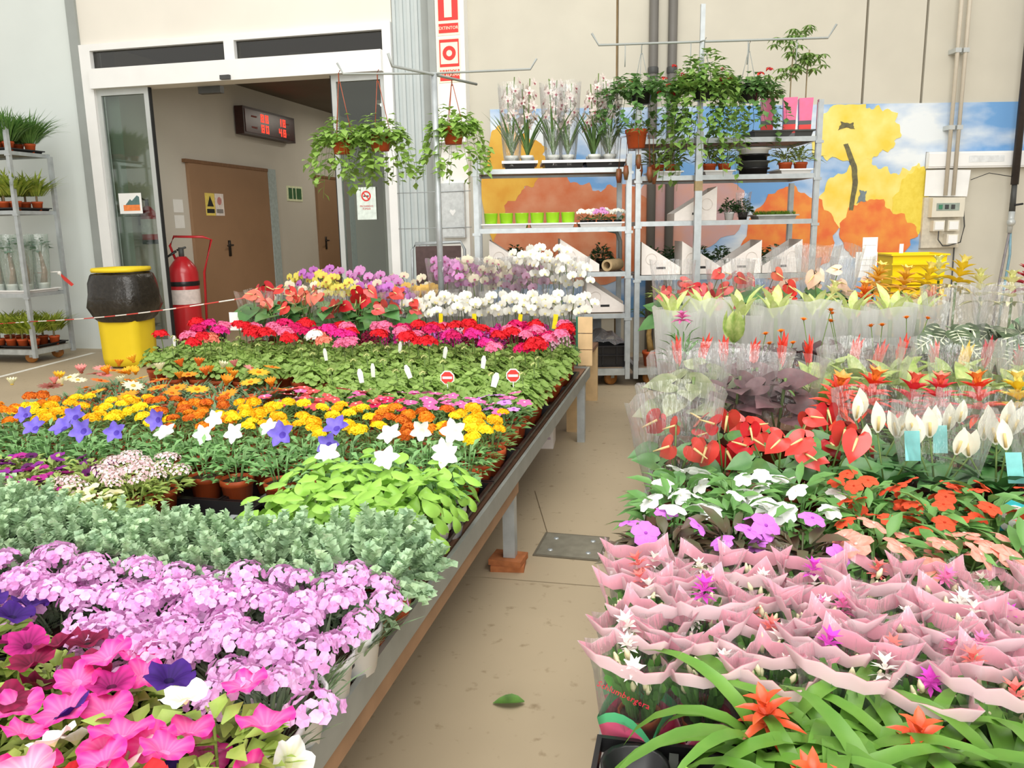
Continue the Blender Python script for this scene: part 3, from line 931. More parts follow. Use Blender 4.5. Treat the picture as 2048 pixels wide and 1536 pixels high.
# ---------------------------------------------------------------- behind the orchid bench
t = thing('metal_chair', 'folding chair with dark plum back panel and steel frame behind the orchids', 'chair', (-2.05, 6.35, 0), math.radians(10))
put('backrest', boxmesh('backrest', -.17, .2, -.01, .01, .72, 1.1, mat('plum_panel', '#5b4744', .5)), t)
put('frame', MB().tube([(-.22, 0, .0), (-.2, 0, 1.07), (-.17, 0, 1.12), (.2, 0, 1.13), (.23, 0, 1.07), (.23, 0, 0)], .014, 6).mesh('frame', GALV), t)
put('seat', boxmesh('seat', -.2, .22, .0, .4, .45, .48, mat('plum_panel', '#5b4744', .5)), t)
for x in (-.2, .21):
    put('leg', MB().tube([(x, .02, .62), (x, .42, 0)], .012, 6).mesh('leg', GALV), t)
t = thing('wall_cabinet', 'flat light grey metal cabinet on the white column', 'cabinet', (-2.30, DW - .13, 1.15))
put('body', boxmesh('body', -.02, .2, -.06, 0, 0, .5, mat('pale_grey_metal', '#cdd1d0', .4)), t)
put('door', boxmesh('door', -.01, .19, -.066, -.06, .01, .49, mat('pale_grey_metal', '#cdd1d0', .4)), t)
put('badge', MB().prism([(.09, .2), (.12, .24), (.11, .26), (.09, .25), (.07, .26), (.06, .24)], -.069, -.066).mesh('badge', WHITEP, False), t)
put('hood', boxmesh('hood', -.06, .24, -.1, 0, .86, .91, WHITEP), t)
t = thing('wire_line', 'pair of thin wires strung before the pilaster and column', 'wire', (-2.75, DW - .2, 0))
for z in (1.24, 1.57):
    put('wire', MB().tube([(0, 0, z), (.72, 0, z + .005)], .004, 5).mesh('wire', GALV), t)

# floor hatch, bricks and fallen leaf
t = thing('floor_hatch', 'square grey steel hatch cover set into the aisle floor', 'hatch', (-.443, 2.975, 0), math.radians(-2))
HM = mat('hatch_steel', '#8b8676', .5, .15, 20, .4, .3)
put('cover', boxmesh('cover', -.122, .122, -.11, .11, .001, .006, HM), t)
put('frame', MB().box(-.132, .132, -.12, -.111, .0, .005).box(-.132, .132, .111, .12, 0, .005).box(-.132, -.123, -.111, .111, 0, .005).box(.123, .132, -.111, .111, 0, .005).mesh('frame', mat('hatch_rim', '#6b6455', .6), False), t)
for x in (-.075, .075):
    for y in (-.06, .06):
        put('bolt', MB().lathe([(.001, .009), (.009, .009), (.011, .006)], 8).mesh('bolt', GALV), t, (x, y, 0))
for k in range(2):
    br = MB().box(-.062, .062, -.05, .05, 0, .022)
    tag(put('brick', br.mesh('brick', mat('red_brick', '#a9683f', .85, .2, 30, bump=.2), False), None, (-.648, 2.745, .0225 * k), .12 - .2 * k), ['flat red brick on the floor under another brick', 'flat red brick carrying the bench leg'][k], 'brick')
LF = leafmat('fallen_leaf_green', '#5f8a3a')
tag(put('fallen_leaf', MB().leaf(Matrix.Translation((0, -.04, .004)), .085, .045, 5, .05, .25).mesh('fallen_leaf', LF), None, (-.45, 1.885, .004), 1.75), 'single green leaf lying on the aisle floor', 'leaf')
t = thing('carton', 'white carton with mauve print on the floor under the bench', 'box', (-.82, 4.36, 0), .1)
put('body', boxmesh('body', -.065, .065, 0, .2, 0, .16, CARD), t)
text('lettering', 'FLORES\nTROPICALES', .018, mat('mauve_ink', '#b08ab0', .7), t, (0, -.002, .07), (PI / 2, 0, 0))

# ---------------------------------------------------------------- benches
TOPM = mat('red_brown_board', '#7a5a45', .65, .2, 6)
RAILM = mat('grey_bench_rail', '#9d9f98', .45, .08, 12, .4, .35)
WOODM = mat('brown_wood_fascia', '#9c7a5c', .6, .12, 10)
TZ = .42
t = thing('display_bench', 'long low bench of bedding plants with a grey steel edge', 'bench', (0, 0, 0))
bx0, bx1, by0, by1 = -2.95, -.585, .3, 4.68
for k in range(6):
    put('board', boxmesh('board', bx0 + .03 + k * .386, bx0 + .03 + k * .386 + .38, by0 + .01, by1 - .01, TZ - .025, TZ - .005, TOPM), t)
put('edge_rail', boxmesh('edge_rail', bx1 - .012, bx1, by0, by1, TZ - .055, TZ + .005, RAILM), t)
put('edge_rail', boxmesh('edge_rail', bx0, bx0 + .012, by0, by1, TZ - .055, TZ + .005, RAILM), t)
put('end_rail', boxmesh('end_rail', bx0 + .012, bx1 - .012, by1 - .012, by1, TZ - .055, TZ + .005, RAILM), t)
for y in (1.9, 3.4):
    put('cross_bar', boxmesh('cross_bar', bx0 + .02, bx1 - .02, y, y + .03, TZ - .055, TZ - .026, RAILM), t)
put('cross_bar', boxmesh('cross_bar', -1.32, -1.28, 1.3, 2.4, TZ - .006, TZ + .004, GALV), t)
put('fascia', boxmesh('fascia', bx1 - .034, bx1 - .014, by0, 2.72, TZ - .115, TZ - .03, WOODM), t)
for x, y in ((-.64, 2.745), (-.62, 4.55), (-2.9, 2.75), (-2.9, 4.55), (-2.9, .5), (-.66, .5)):
    z0 = .0455 if (x, y) == (-.64, 2.745) else 0
    put('leg', boxmesh('leg', x - .022, x + .022, y - .022, y + .022, z0, TZ - .026, GALV), t)
t = thing('orchid_bench', 'low wooden bench of orchids and anthuriums standing behind the bedding bench', 'bench', (0, 0, 0))
put('top', boxmesh('top', -3.15, -.66, 4.74, 5.75, TZ - .03, TZ - .004, TOPM), t)
for x, y in ((-.70, 4.79), (-3.1, 4.79), (-.7, 5.7), (-3.1, 5.7)):
    put('leg', boxmesh('leg', x - .04, x + .04, y - .03, y + .03, 0, TZ - .03, mat('pale_pine', '#d9b98a', .6, .1, 12)), t)
t = thing('wooden_crate', 'pale wooden crate end standing at the bench corner', 'crate', (-.66, 4.70, TZ + .006))
for k in range(3):
    put('slat', boxmesh('slat', 0, .085, 0, .02, k * .098, k * .098 + .093, mat('pale_pine', '#d9b98a', .6, .1, 12)), t)
put('side', boxmesh('side', -.012, 0, .0, .03, 0, .29, mat('green_crate_side', '#2f6b52', .6)), t)
t = thing('display_bench', 'low bench beside the aisle under sleeved and tropical plants', 'bench', (0, 0, 0))
put('top', boxmesh('top', -.12, 3.2, .3, 5.6, TZ - .04, TZ - .014, TOPM), t)
put('edge_rail', boxmesh('edge_rail', -.135, -.12, .3, 5.6, TZ - .06, TZ - .004, RAILM), t)
for x, y in ((-.08, .6), (-.08, 2.9), (-.08, 5.5), (3.1, .6), (3.1, 5.5), (1.5, 5.5)):
    put('leg', boxmesh('leg', x - .025, x + .025, y - .025, y + .025, 0, TZ - .04, GALV), t)

# barrier tape
TAPE = stripes('red_white_tape', '#f2eee6', '#d8433a', .35)
t = thing('barrier_tape', 'thin red and white tape strung from the trolley to the orchid bench', 'tape', (0, 0, 0))
A, B = Vector((-6.28, 6.56, .42)), Vector((-2.98, 4.95, .80))
pts = [A.lerp(B, i / 16) - Vector((0, 0, .03 * math.sin(PI * i / 16))) for i in range(17)]
put('strand', MB().tube(pts, .005, 5).mesh('strand', TAPE), t)
put('strand', MB().tube([(-7.4, 6.54, .36), (-6.8, 6.54, .385), tuple(A)], .005, 5).mesh('strand', TAPE), t)
t = thing('barrier_tape', 'short length of red and white tape knotted round the trolley post with a loose tail', 'tape', (0, 0, 0))
put('strand', MB().tube([(-7.4, 7.02, .84), (-6.7, 7.03, .855), (-6.28, 7.04, .875)], .006, 5).mesh('strand', TAPE), t)
tl = MB().add([(-6.28, 7.02, .875), (-6.27, 7.02, .845), (-6.2, 6.99, .79), (-6.17, 7.0, .81), (-6.11, 6.98, .73), (-6.08, 6.98, .75)], [(0, 1, 2, 3), (3, 2, 4, 5)])
put('tail', tl.mesh('tail', TAPE), t)
put('knot', MB().ball((-6.28, 7.03, .86), .022).mesh('knot', TAPE), t)

# ================================================================ plant meshes
def rv(r, a, b):
    return r.uniform(a, b)


def pot_mesh(r, h, mt, name='pot', n=14):
    g = MB()
    g.lathe([(.001, 0), (r * .74, 0), (r * .92, h * .78), (r, h * .8), (r, h), (r * .93, h), (r * .9, h * .88)], n)
    g.lathe([(r * .9, h * .88), (.001, h * .9)], n, 1)
    return g.mesh(name, [mt, SOIL])


def foliage(seed, mt, n=70, R=.08, z0=.08, z1=.2, L=.04, W=.02, up=.5, curl=.3, fold=.2, seg=2, wide=.45, stems=5, core=True):
    """bushy dome of small leaves round a few stems"""
    r = random.Random(seed)
    g = MB()
    for i in range(stems):
        a = 2 * PI * i / stems + r.uniform(-.4, .4)
        g.tube([(0.01 * math.cos(a), .01 * math.sin(a), z0 - .02), (R * .45 * math.cos(a), R * .45 * math.sin(a), z1 - .02)], .0025, 4, 0)
    for i in range(n):
        t = (i + .5) / n
        a = i * 2.39996 + r.uniform(-.3, .3)
        q = math.sqrt(r.uniform(.02, 1))
        rr_ = R * q
        z = z0 + (z1 - z0) * (1 - q * q * .75) * r.uniform(.45, 1.0)
        d = Vector((math.cos(a) * (q + .25), math.sin(a) * (q + .25), up * r.uniform(.2, 1.4)))
        M = basis(d, (r.uniform(-.4, .4), r.uniform(-.4, .4), 1), (rr_ * math.cos(a) * .85, rr_ * math.sin(a) * .85, z))
        g.leaf(M, L * r.uniform(.7, 1.2), W * r.uniform(.75, 1.2), seg, curl, fold, wide)
    return g.mesh('foliage', mt)


def grassy(seed, mt, n=60, R=.07, z0=.08, z1=.2, W=.006, curl=.5):
    r = random.Random(seed)
    g = MB()
    for i in range(n):
        a = r.uniform(0, 2 * PI)
        q = math.sqrt(r.random())
        d = Vector((math.cos(a) * .7 * q, math.sin(a) * .7 * q, 1))
        g.leaf(basis(d, (-math.cos(a), -math.sin(a), .2), (R * .5 * q * math.cos(a), R * .5 * q * math.sin(a), z0 - .02)), (z1 - z0) * r.uniform(.7, 1.25), W, 3, curl * r.uniform(.5, 1.3), .1, .3)
    return g.mesh('foliage', mt)


def disc_flower(R, lobes, notch, cup, ruffle, mts, throat=.28, seg=None, rings=4, deep=.5, seed=1, pointed=False):
    """one continuous corolla: lobed, ruffled funnel; mts = petal, throat"""
    r = random.Random(seed)
    n = seg or lobes * 4
    g = MB()
    vs, ring = [], []
    for i in range(rings + 1):
        t = i / rings
        for k in range(n):
            a = 2 * PI * k / n
            c = abs(math.cos(a * lobes / 2))
            lob = (c ** .5 if not pointed else 1 - abs(2 * ((a * lobes / (2 * PI)) % 1) - 1))
            rad = R * t * (1 - notch * (1 - lob) * t ** 1.5)
            z = -deep * R * (1 - t) ** 2.2 + cup * R * t * t + ruffle * R * t * t * math.sin(a * lobes + .7) * .5 + (r.uniform(-1, 1) * ruffle * R * .25 if i == rings else 0)
            vs.append((rad * math.cos(a), rad * math.sin(a), z))
    ft = int(round(throat * rings))
    for i in range(rings):
        fs = []
        for k in range(n):
            a, b = i * n + k, i * n + (k + 1) % n
            fs.append((a, b, b + n, a + n))
        if i == 0:
            g.v = vs
        for f in fs:
            g.f.append(list(f))
            g.m.append(1 if i < max(1, ft) else 0)
    return g.mesh('flower', mts)


def rosette(n, L, W, tilt, mts, layers=1, curl=.2, fold=.1, wide=.6, eye=0., seg=3, tip=.3, shrink=.72, base=.2, eyeh=.5):
    """separate petals round an eye"""
    g = MB()
    for j in range(layers):
        for k in range(n):
            a = 2 * PI * (k + .5 * j) / n
            ti = tilt + j * .35
            d = Vector((math.cos(a) * math.cos(ti), math.sin(a) * math.cos(ti), math.sin(ti)))
            g.leaf(basis(d, (0, 0, 1), (0, 0, .002 * j)), L * shrink ** j, W * shrink ** j, seg, curl, fold, wide, 0, tip, base)
    if eye:
        g.ball((0, 0, eye * eyeh * .6), eye, 1, 7, 4, eyeh)
    return g.mesh('flower', mts)


def umbel(R, nf, fl, mts, seed=1, flat=.6, petals=5, jit=.25, notch=.62):
    """domed head of small five-petalled florets"""
    r = random.Random(seed)
    g = MB()
    for i in range(nf):
        a = i * 2.39996
        q = math.sqrt((i + .5) / nf)
        th = q * 1.45
        nrm = Vector((math.sin(th) * math.cos(a), math.sin(th) * math.sin(a), math.cos(th)))
        p = Vector((nrm.x * R, nrm.y * R, nrm.z * R * flat)) * r.uniform(1 - jit, 1.05)
        q_ = facing(nrm + Vector((r.uniform(-.3, .3), r.uniform(-.3, .3), .2)), r.uniform(0, 6))
        M = Matrix.Translation(p) @ q_.to_matrix().to_4x4()
        n = petals * 2
        vs = [(0, 0, -fl * .15)] + [(fl * (1 if k % 2 == 0 else notch) * math.cos(2 * PI * k / n), fl * (1 if k % 2 == 0 else notch) * math.sin(2 * PI * k / n), r.uniform(-.1, .2) * fl) for k in range(n)]
        g.add(vs, [(0, k + 1, (k + 1) % n + 1) for k in range(n)], i % len(mts) if len(mts) > 1 else 0, M)
    return g.mesh('flower_head', mts, False)


def single_leaf(L, W, mt, seg=5, curl=.3, fold=.15, wide=.4, tip=.03, base=.15, name='leaf'):
    return MB().leaf(Matrix.Identity(4), L, W, seg, curl, fold, wide, 0, tip, base).mesh(name, mt)


def heart_leaf(L, mt, seg=6, name='leaf', mi2=None, cup=.15):
    """heart outline with lobes behind the stalk, long axis +Y"""
    g = MB()
    rows = [(-.22, .30, .02), (-.1, .42, .0), (.08, .48, .0), (.3, .46, -.01), (.55, .34, -.04), (.8, .15, -.1), (1., .005, -.17)]
    vs = []
    for i, (y, w, z) in enumerate(rows):
        for u in (-1, -.5, 0, .5, 1):
            yy = y
            if i == 0:
                yy = y + (.22 if u == 0 else 0)
            vs.append((w * u * L, yy * L, (z + cup * abs(u) * w) * L))
    g.add(vs, [(i * 5 + k, i * 5 + k + 1, i * 5 + k + 6, i * 5 + k + 5) for i in range(len(rows) - 1) for k in range(4)])
    return g


def sleeve_mesh(r0, r1, z0, z1, mt, sq=.5, n=16, seed=0, flare=.6, point=0.):
    r = random.Random(seed)
    g = MB()
    ks = 5
    w = [[1 + .05 * r.uniform(-1, 1) * (i / ks) for _ in range(n)] for i in range(ks + 1)]
    prof = [(r0 + (r1 - r0) * (i / ks) ** flare, z0 + (z1 - z0) * i / ks) for i in range(ks + 1)]
    g.lathe(prof, n, 0, None, sq, lambda k, i: w[i][k])
    for k in range(n):
        x, y, z = g.v[ks * n + k]
        g.v[ks * n + k] = (x, y, z + r.uniform(-.2, .6) * .02 + point * abs(math.sin(2 * PI * k / n * 2 + PI / 2)))
    return g.mesh('sleeve', mt)


def dome_spots(r, n, R, ztop, zdrop, sep):
    out = []
    tries = 0
    while len(out) < n and tries < 200:
        tries += 1
        a, q = r.uniform(0, 2 * PI), math.sqrt(r.random())
        p = (R * q * math.cos(a), R * q * math.sin(a))
        if all((p[0] - o[0]) ** 2 + (p[1] - o[1]) ** 2 > sep * sep for o in out):
            out.append((p[0], p[1], ztop - zdrop * q * q + r.uniform(-.008, .008)))
    return out


CAMDIR = Vector((0, 0, 1.25))


def grid(x0, x1, y0, y1, px, py, jit=.012, seed=0, keep=None):
    """staggered rows of pot positions between the given limits"""
    r = random.Random(seed)
    out = []
    ny = max(1, int(round((y1 - y0) / py)) + 1)
    nx = max(1, int(round((x1 - x0) / px)) + 1)
    for j in range(ny):
        for i in range(nx):
            x = x0 + (x1 - x0) * (i / max(1, nx - 1) if nx > 1 else .5)
            y = y0 + (y1 - y0) * (j / max(1, ny - 1) if ny > 1 else .5)
            x += r.uniform(-jit, jit)
            y += r.uniform(-jit, jit)
            if keep is None or keep(x, y):
                out.append((x, y))
    return out


POT_T = pot_mesh(.052, .09, TERRA)
POT_B = pot_mesh(.05, .08, BLACKP)
POT_W = pot_mesh(.058, .085, WHITEP)
POT_BR = pot_mesh(.065, .1, BROWNPOT)
BZ = TZ - .004


def pot_plant(name, label, cat, group, x, y, pot, fol, flowers=(), z=BZ, sc=1., extra=(), rot=None):
    """thing > pot, foliage, flowers; flowers = (part name, mesh, loc, quaternion, scale)"""
    t = thing(name, label, cat, (x, y, z), rnd.uniform(0, 6.28) if rot is None else rot, group, sc)
    if pot:
        put('pot', pot, t)
    if fol:
        put('foliage', fol, t)
    for f in list(flowers) + list(extra):
        put(f[0], f[1], t, f[2], f[3] if len(f) > 3 else None, f[4] if len(f) > 4 else 1.)
    return t


def upfacing(r, lean=.5, x=0, y=0):
    return facing((x * 6 * lean + r.uniform(-lean, lean) * .6, y * 6 * lean + r.uniform(-lean, lean) * .6, 1), r.uniform(0, 6.28))


# ================================================================ bedding plants on the long bench
SR = random.Random(21)
# --- petunias
PF = [foliage(30 + k, leafmat('petunia_leaf', '#8fab46', .3, c2='#adc463'), 120, .1, .06, .165, .036, .024, .3) for k in range(3)]
def petunia_petal(name, a, b):
    """petal tone with darker or paler veins running out from the throat"""
    mt = petal(name, a, .1)
    N, L = mt.node_tree.nodes, mt.node_tree.links
    pb = N['Principled BSDF']
    src = pb.inputs['Base Color'].links[0].from_socket
    tc = N['Texture Coordinate']
    gr = N.new('ShaderNodeTexGradient')
    gr.gradient_type = 'SPHERICAL'
    mp = N.new('ShaderNodeMapping')
    mp.inputs['Scale'].default_value = (34, 34, 34)
    L.new(tc.outputs['Object'], mp.inputs[0])
    L.new(mp.outputs[0], gr.inputs[0])
    ra = N.new('ShaderNodeTexGradient')
    ra.gradient_type = 'RADIAL'
    L.new(tc.outputs['Object'], ra.inputs[0])
    sn = N.new('ShaderNodeMath')
    sn.operation = 'MULTIPLY'
    sn.inputs[1].default_value = 2 * PI * 15
    L.new(ra.outputs['Fac'], sn.inputs[0])
    s2 = N.new('ShaderNodeMath')
    s2.operation = 'SINE'
    L.new(sn.outputs[0], s2.inputs[0])
    s3 = N.new('ShaderNodeMath')
    s3.operation = 'MULTIPLY_ADD'
    s3.inputs[1].default_value = .18
    s3.inputs[2].default_value = .05
    s3.use_clamp = True
    L.new(s2.outputs[0], s3.inputs[0])
    s4 = N.new('ShaderNodeMath')
    s4.operation = 'ADD'
    s4.use_clamp = True
    L.new(gr.outputs['Fac'], s4.inputs[0])
    L.new(s3.outputs[0], s4.inputs[1])
    mx = N.new('ShaderNodeMix')
    mx.data_type = 'RGBA'
    L.new(s4.outputs[0], mx.inputs[0])
    L.new(src, mx.inputs[6])
    mx.inputs[7].default_value = (*lin(b), 1)
    L.new(mx.outputs[2], pb.inputs['Base Color'])
    return mt


PETC = {
    'hot pink': ('#ee3298', '#f58cc0'), 'white': ('#f8f6f2', '#e9eab0'), 'deep violet': ('#46207f', '#241048'), 'red': ('#e23338', '#8d1420'),
    'magenta': ('#c22a86', '#5a0f3e'), 'rose pink': ('#ee6c9f', '#f3c3cf'), 'wine': ('#8e1846', '#300a18')}
PET = {c: disc_flower(.034, 5, .2, -.05, .3, [petunia_petal('petunia_' + c.replace(' ', '_'), a, b), petal('petunia_throat_' + c.replace(' ', '_'), b)], .2, 30, 5, .55, 3) for c, (a, b) in PETC.items()}
for i, (x, y) in enumerate(grid(-1.3, -.635, .66, 1.06, .108, .1, .012, 1, lambda x, y: x > -y * 1.12 - .22 and y < .9 + (-x - .6) * .3)):
    near_edge = x > -.75
    names = list(PETC)
    if x < -.95:
        w = ['deep violet', 'deep violet', 'magenta', 'wine', 'rose pink', 'deep violet']
    elif y > .87:
        w = ['hot pink', 'white', 'hot pink', 'white', 'hot pink', 'red']
    elif y > .75:
        w = ['hot pink', 'hot pink', 'magenta', 'hot pink', 'deep violet', 'hot pink', 'white']
    else:
        w = ['hot pink', 'hot pink', 'rose pink', 'hot pink', 'red']
    c = w[i % len(w)]
    nf = 3 if (x > -.98 or y > .85) else 2
    if y < .72 and x < -.8:
        nf = 1
    fl = []
    for (fx, fy, fz) in dome_spots(SR, nf + 1, .08, .212, .04, .05)[:nf + 1]:
        cc = c if SR.random() < .72 else w[SR.randrange(len(w))]
        fl.append(('flower', PET[cc], (fx, fy, fz), upfacing(SR, .55, fx, fy), SR.uniform(.85, 1.12)))
    if near_edge:
        fl += [('flower', PET[w[(i + k) % len(w)]], (.07 + .02 * k, -.03 + .06 * k, .12 - .02 * k), facing((1, -.3, .6), i), .95) for k in range(2)]
    pot_plant('petunia', 'potted petunia with mostly %s trumpet flowers at the end of the bench' % c, 'flower', 'petunias', x, y, POT_B, PF[i % 3], fl, sc=1.1 if near_edge else 1.02, rot=0 if near_edge else None)

# --- dianthus
DF = [grassy(40 + k, leafmat('dianthus_leaf', '#7d9a7a', .25, c2='#93ad7d'), 90, .09, .06, .155, .008, .3) for k in range(2)]
DM = [petal('dianthus_lilac', '#e4aade', .1, .1, c2='#efc6ea'), petal('dianthus_pink', '#d78bca', .1, .1, c2='#e8b2de')]
DH = [umbel(.038, 20, .0098, DM, 5 + k, .42, 6, .25, .84) for k in range(3)]
for i, (x, y) in enumerate(grid(-1.5, -.635, .99, 1.31, .105, .107, .012, 2, lambda x, y: x > -y * 1.12 - .14 and y > .97 + (-x - .6) * .3)):
    fl = [('flower_cluster', DH[SR.randrange(3)], (fx, fy, fz), upfacing(SR, .35, fx, fy), SR.uniform(.8, 1.1)) for fx, fy, fz in dome_spots(SR, 8, .08, .18, .05, .036)]
    edge = x > -.7
    pot_plant('dianthus', 'lilac pink dianthus in a white wrapped pot at the bench edge' if edge else 'lilac pink dianthus in the massed block, ' + ('in the rank touching the feathery herbs' if y > 1.25 else 'in the rank touching the petunias' if y < 1.06 + (-x - .6) * .3 else 'in a middle rank'), 'flower', 'lilac pink dianthus',
              x, y, POT_W if edge else POT_B, DF[i % 2], fl, sc=1.08 if edge else 1.)

# --- grey-green feathery herb
FG = leafmat('feathery_grey_leaf', '#9cbc98', .25, 30, .6, .25, .1, c2='#b6cfa3')


def feathery(seed):
    r = random.Random(seed)
    g = MB()
    for i in range(46):
        a, q = r.uniform(0, 6.28), math.sqrt(r.random())
        bx, by = .085 * q * math.cos(a), .085 * q * math.sin(a)
        ln_ = r.uniform(.05, .085)
        d = Vector((math.cos(a) * q * .9, math.sin(a) * q * .9, 1)).normalized()
        base_ = Vector((bx * .8, by * .8, .085 + .065 * (1 - q * q)))
        for k in range(9):
            t = .25 + .75 * k / 8
            p = base_ + d * ln_ * t
            for sgn in (0, 1, 2):
                b = a + k * 1.9 + sgn * 2.1
                dd = (Vector((math.cos(b), math.sin(b), .55)) + d * .5)
                g.leaf(basis(dd, (r.uniform(-1, 1), r.uniform(-1, 1), 1), p), .019 * (1.25 - .5 * t), .0145, 2, .2, .2, .6)
    for i in range(26):
        a = i * 2 * PI / 26 + r.uniform(-.1, .1)
        d = Vector((math.cos(a), math.sin(a), r.uniform(-.35, .5))).normalized()
        base_ = Vector((.05 * math.cos(a), .05 * math.sin(a), r.uniform(.085, .11)))
        for k in range(8):
            p = base_ + d * r.uniform(.06, .075) * (k + 1) / 8 - Vector((0, 0, .012 * (k / 8) ** 2))
            for sgn in (0, 1, 2):
                b = a + k * 1.9 + sgn * 2.1
                g.leaf(basis(Vector((math.cos(b), math.sin(b), .4)) + d * .5, (r.uniform(-1, 1), r.uniform(-1, 1), 1), p), .019, .017, 2, .2, .2, .6)
    return g.mesh('foliage', FG)


FM = [feathery(50 + k) for k in range(3)]
for i, (x, y) in enumerate(grid(-1.95, -.635, 1.42, 1.62, .112, .1, .012, 3, lambda x, y: x > -y * 1.1 - .2 and not (x > -1.55 and y > 1.57))):
    edge = x > -.72
    pot_plant('feathery_herb', 'feathery grey green herb in a pot at the bench edge' if edge else 'feathery grey green herb in the rank touching the dianthus' if y < 1.47 else 'feathery grey green herb in the rank away from the dianthus', 'herb', 'feathery grey green herbs', x, y, POT_T if edge else POT_B, FM[i % 3], sc=1.12 if edge else 1.)

# --- calibrachoa and alyssum
CF = [foliage(60 + k, leafmat('calibrachoa_leaf', '#8ea854', .3, c2='#b0c06a'), 170, .095, .07, .165, .034, .017, .5) for k in range(2)]
CALC = {'purple': ('#8c2f93', '#3c0f44'), 'dark plum': ('#5e1d5c', '#2a0a28'), 'pale yellow': ('#f0edc4', '#d9d27a'), 'magenta': ('#b32d8f', '#5a1048')}
CAL = {c: disc_flower(.019, 5, .15, .0, .15, [petal('calibrachoa_' + c.replace(' ', '_'), a), petal('calibrachoa_eye_' + c.replace(' ', '_'), b)], .35, 15, 3, .5, 2) for c, (a, b) in CALC.items()}
ALY = umbel(.032, 26, .0065, [petal('alyssum_blush', '#f3dfe0', .08), petal('alyssum_pink', '#e7c3c9', .08)], 9, .6, 4)
for i, (x, y) in enumerate(grid(-2.12, -1.53, 1.74, 2.0, .118, .125, .012, 4, lambda x, y: x > -y * 1.08 - .2)):
    if -1.68 < x < -1.4 and y > 1.8 or (i % 5 == 0 and x < -1.5):
        fl = [('flower_cluster', ALY, p, upfacing(SR, .3, p[0], p[1]), SR.uniform(.8, 1.15)) for p in dome_spots(SR, 7, .08, .175, .03, .04)]
        pot_plant('alyssum', 'blush white alyssum crowding among purple calibrachoa', 'flower', 'blush alyssum', x, y, POT_T, CF[i % 2], fl)
    else:
        c = 'pale yellow' if (y < 1.85 and -1.85 < x < -1.5) else ['purple', 'dark plum', 'magenta'][i % 3]
        if y > 1.9:
            c = ['dark plum', 'purple'][i % 2]
        fl = [('flower', CAL[c if SR.random() < .85 else 'magenta'], p, upfacing(SR, .5, p[0], p[1]), SR.uniform(.85, 1.2)) for p in dome_spots(SR, 8, .085, .172, .04, .034)]
        pot_plant('calibrachoa', 'small flowered %s calibrachoa beside the bare patch of bench' % c, 'flower', 'calibrachoa pots', x, y, POT_T, CF[i % 2], fl)

# --- basil
BL = [single_leaf(.056, .042, leafmat('basil_leaf', '#93c54c', .15, 14, .38, .25, .12, c2='#a9d463'), 5, .55 + .15 * k, -.3, .45, .08) for k in range(3)]
for i, (x, y) in enumerate(grid(-.98, -.66, 1.65, 2.0, .107, .117, .012, 5)):
    t = pot_plant('basil', 'leafy basil in a white bowl pot at the bench edge' if x > -.75 else 'leafy bright green basil in the clump beside the bench edge', 'herb', 'basil plants', x, y, POT_W if x > -.75 else POT_B,
                  MB().tube([(0, 0, .06), (.0, 0, .14)], .006, 5).tube([(0, 0, .06), (.03, .02, .13)], .004, 5).tube([(0, 0, .06), (-.03, .01, .13)], .004, 5).mesh('stems', STEM))
    for k in range(32):
        a = k * 2.39996
        q = math.sqrt((k + .5) / 32)
        p = (.08 * q * math.cos(a), .08 * q * math.sin(a), .215 - .11 * q * q + SR.uniform(-.015, .012))
        d = Vector((math.cos(a) * (.4 + q), math.sin(a) * (.4 + q), .62 - 1.15 * q + SR.uniform(-.3, .3)))
        put('leaf', BL[k % 3], t, p, basis(d, (0, 0, 1)).to_quaternion(), SR.uniform(.75, 1.15))

# --- platycodon
PLF = [foliage(70 + k, leafmat('platycodon_leaf', '#6fa05c', .25, c2='#8cb574'), 130, .09, .075, .19, .034, .019, .6) for k in range(3)]
PLB = [disc_flower(.036, 5, .42, .28, .02, [petal('platycodon_blue', '#7461cf', .1, c2='#8f7fe0'), petal('platycodon_eye', '#5b46b0')], .2, 20, 4, .25, 1, True),
       disc_flower(.036, 5, .42, .28, .02, [petal('platycodon_white', '#fbfbfa', .02), petal('platycodon_white_eye', '#f1f2df')], .2, 20, 4, .25, 1, True)]
for i, (x, y) in enumerate(grid(-2.42, -.67, 1.98, 2.28, .135, .145, .012, 6, lambda x, y: x > -y * 1.06 - .15 and not (-1.36 < x < -1.0 and y < 2.05) and not (x < -1.36 and y < 2.1))):
    white = x > -.95 or -1.62 < x < -1.32 or (x < -1.75 and i % 7 == 0)
    k = 1 if white else 0
    nf = SR.choice([0, 1, 1, 1, 1])
    fl = [('flower', PLB[k], p, facing((.12 * SR.uniform(-1, 1) - p[0], -.9 + SR.uniform(-.4, .4), SR.uniform(.3, 1.1)), SR.uniform(0, 6)), SR.uniform(.95, 1.25)) for p in dome_spots(SR, nf, .06, .225, .02, .06)]
    pot_plant('balloon_flower', ['balloon flower plant with violet blue star blooms in a terracotta pot', 'balloon flower plant with white star blooms in a terracotta pot'][k], 'flower', 'balloon flowers', x, y, POT_T, PLF[i % 3], fl, rot=0)

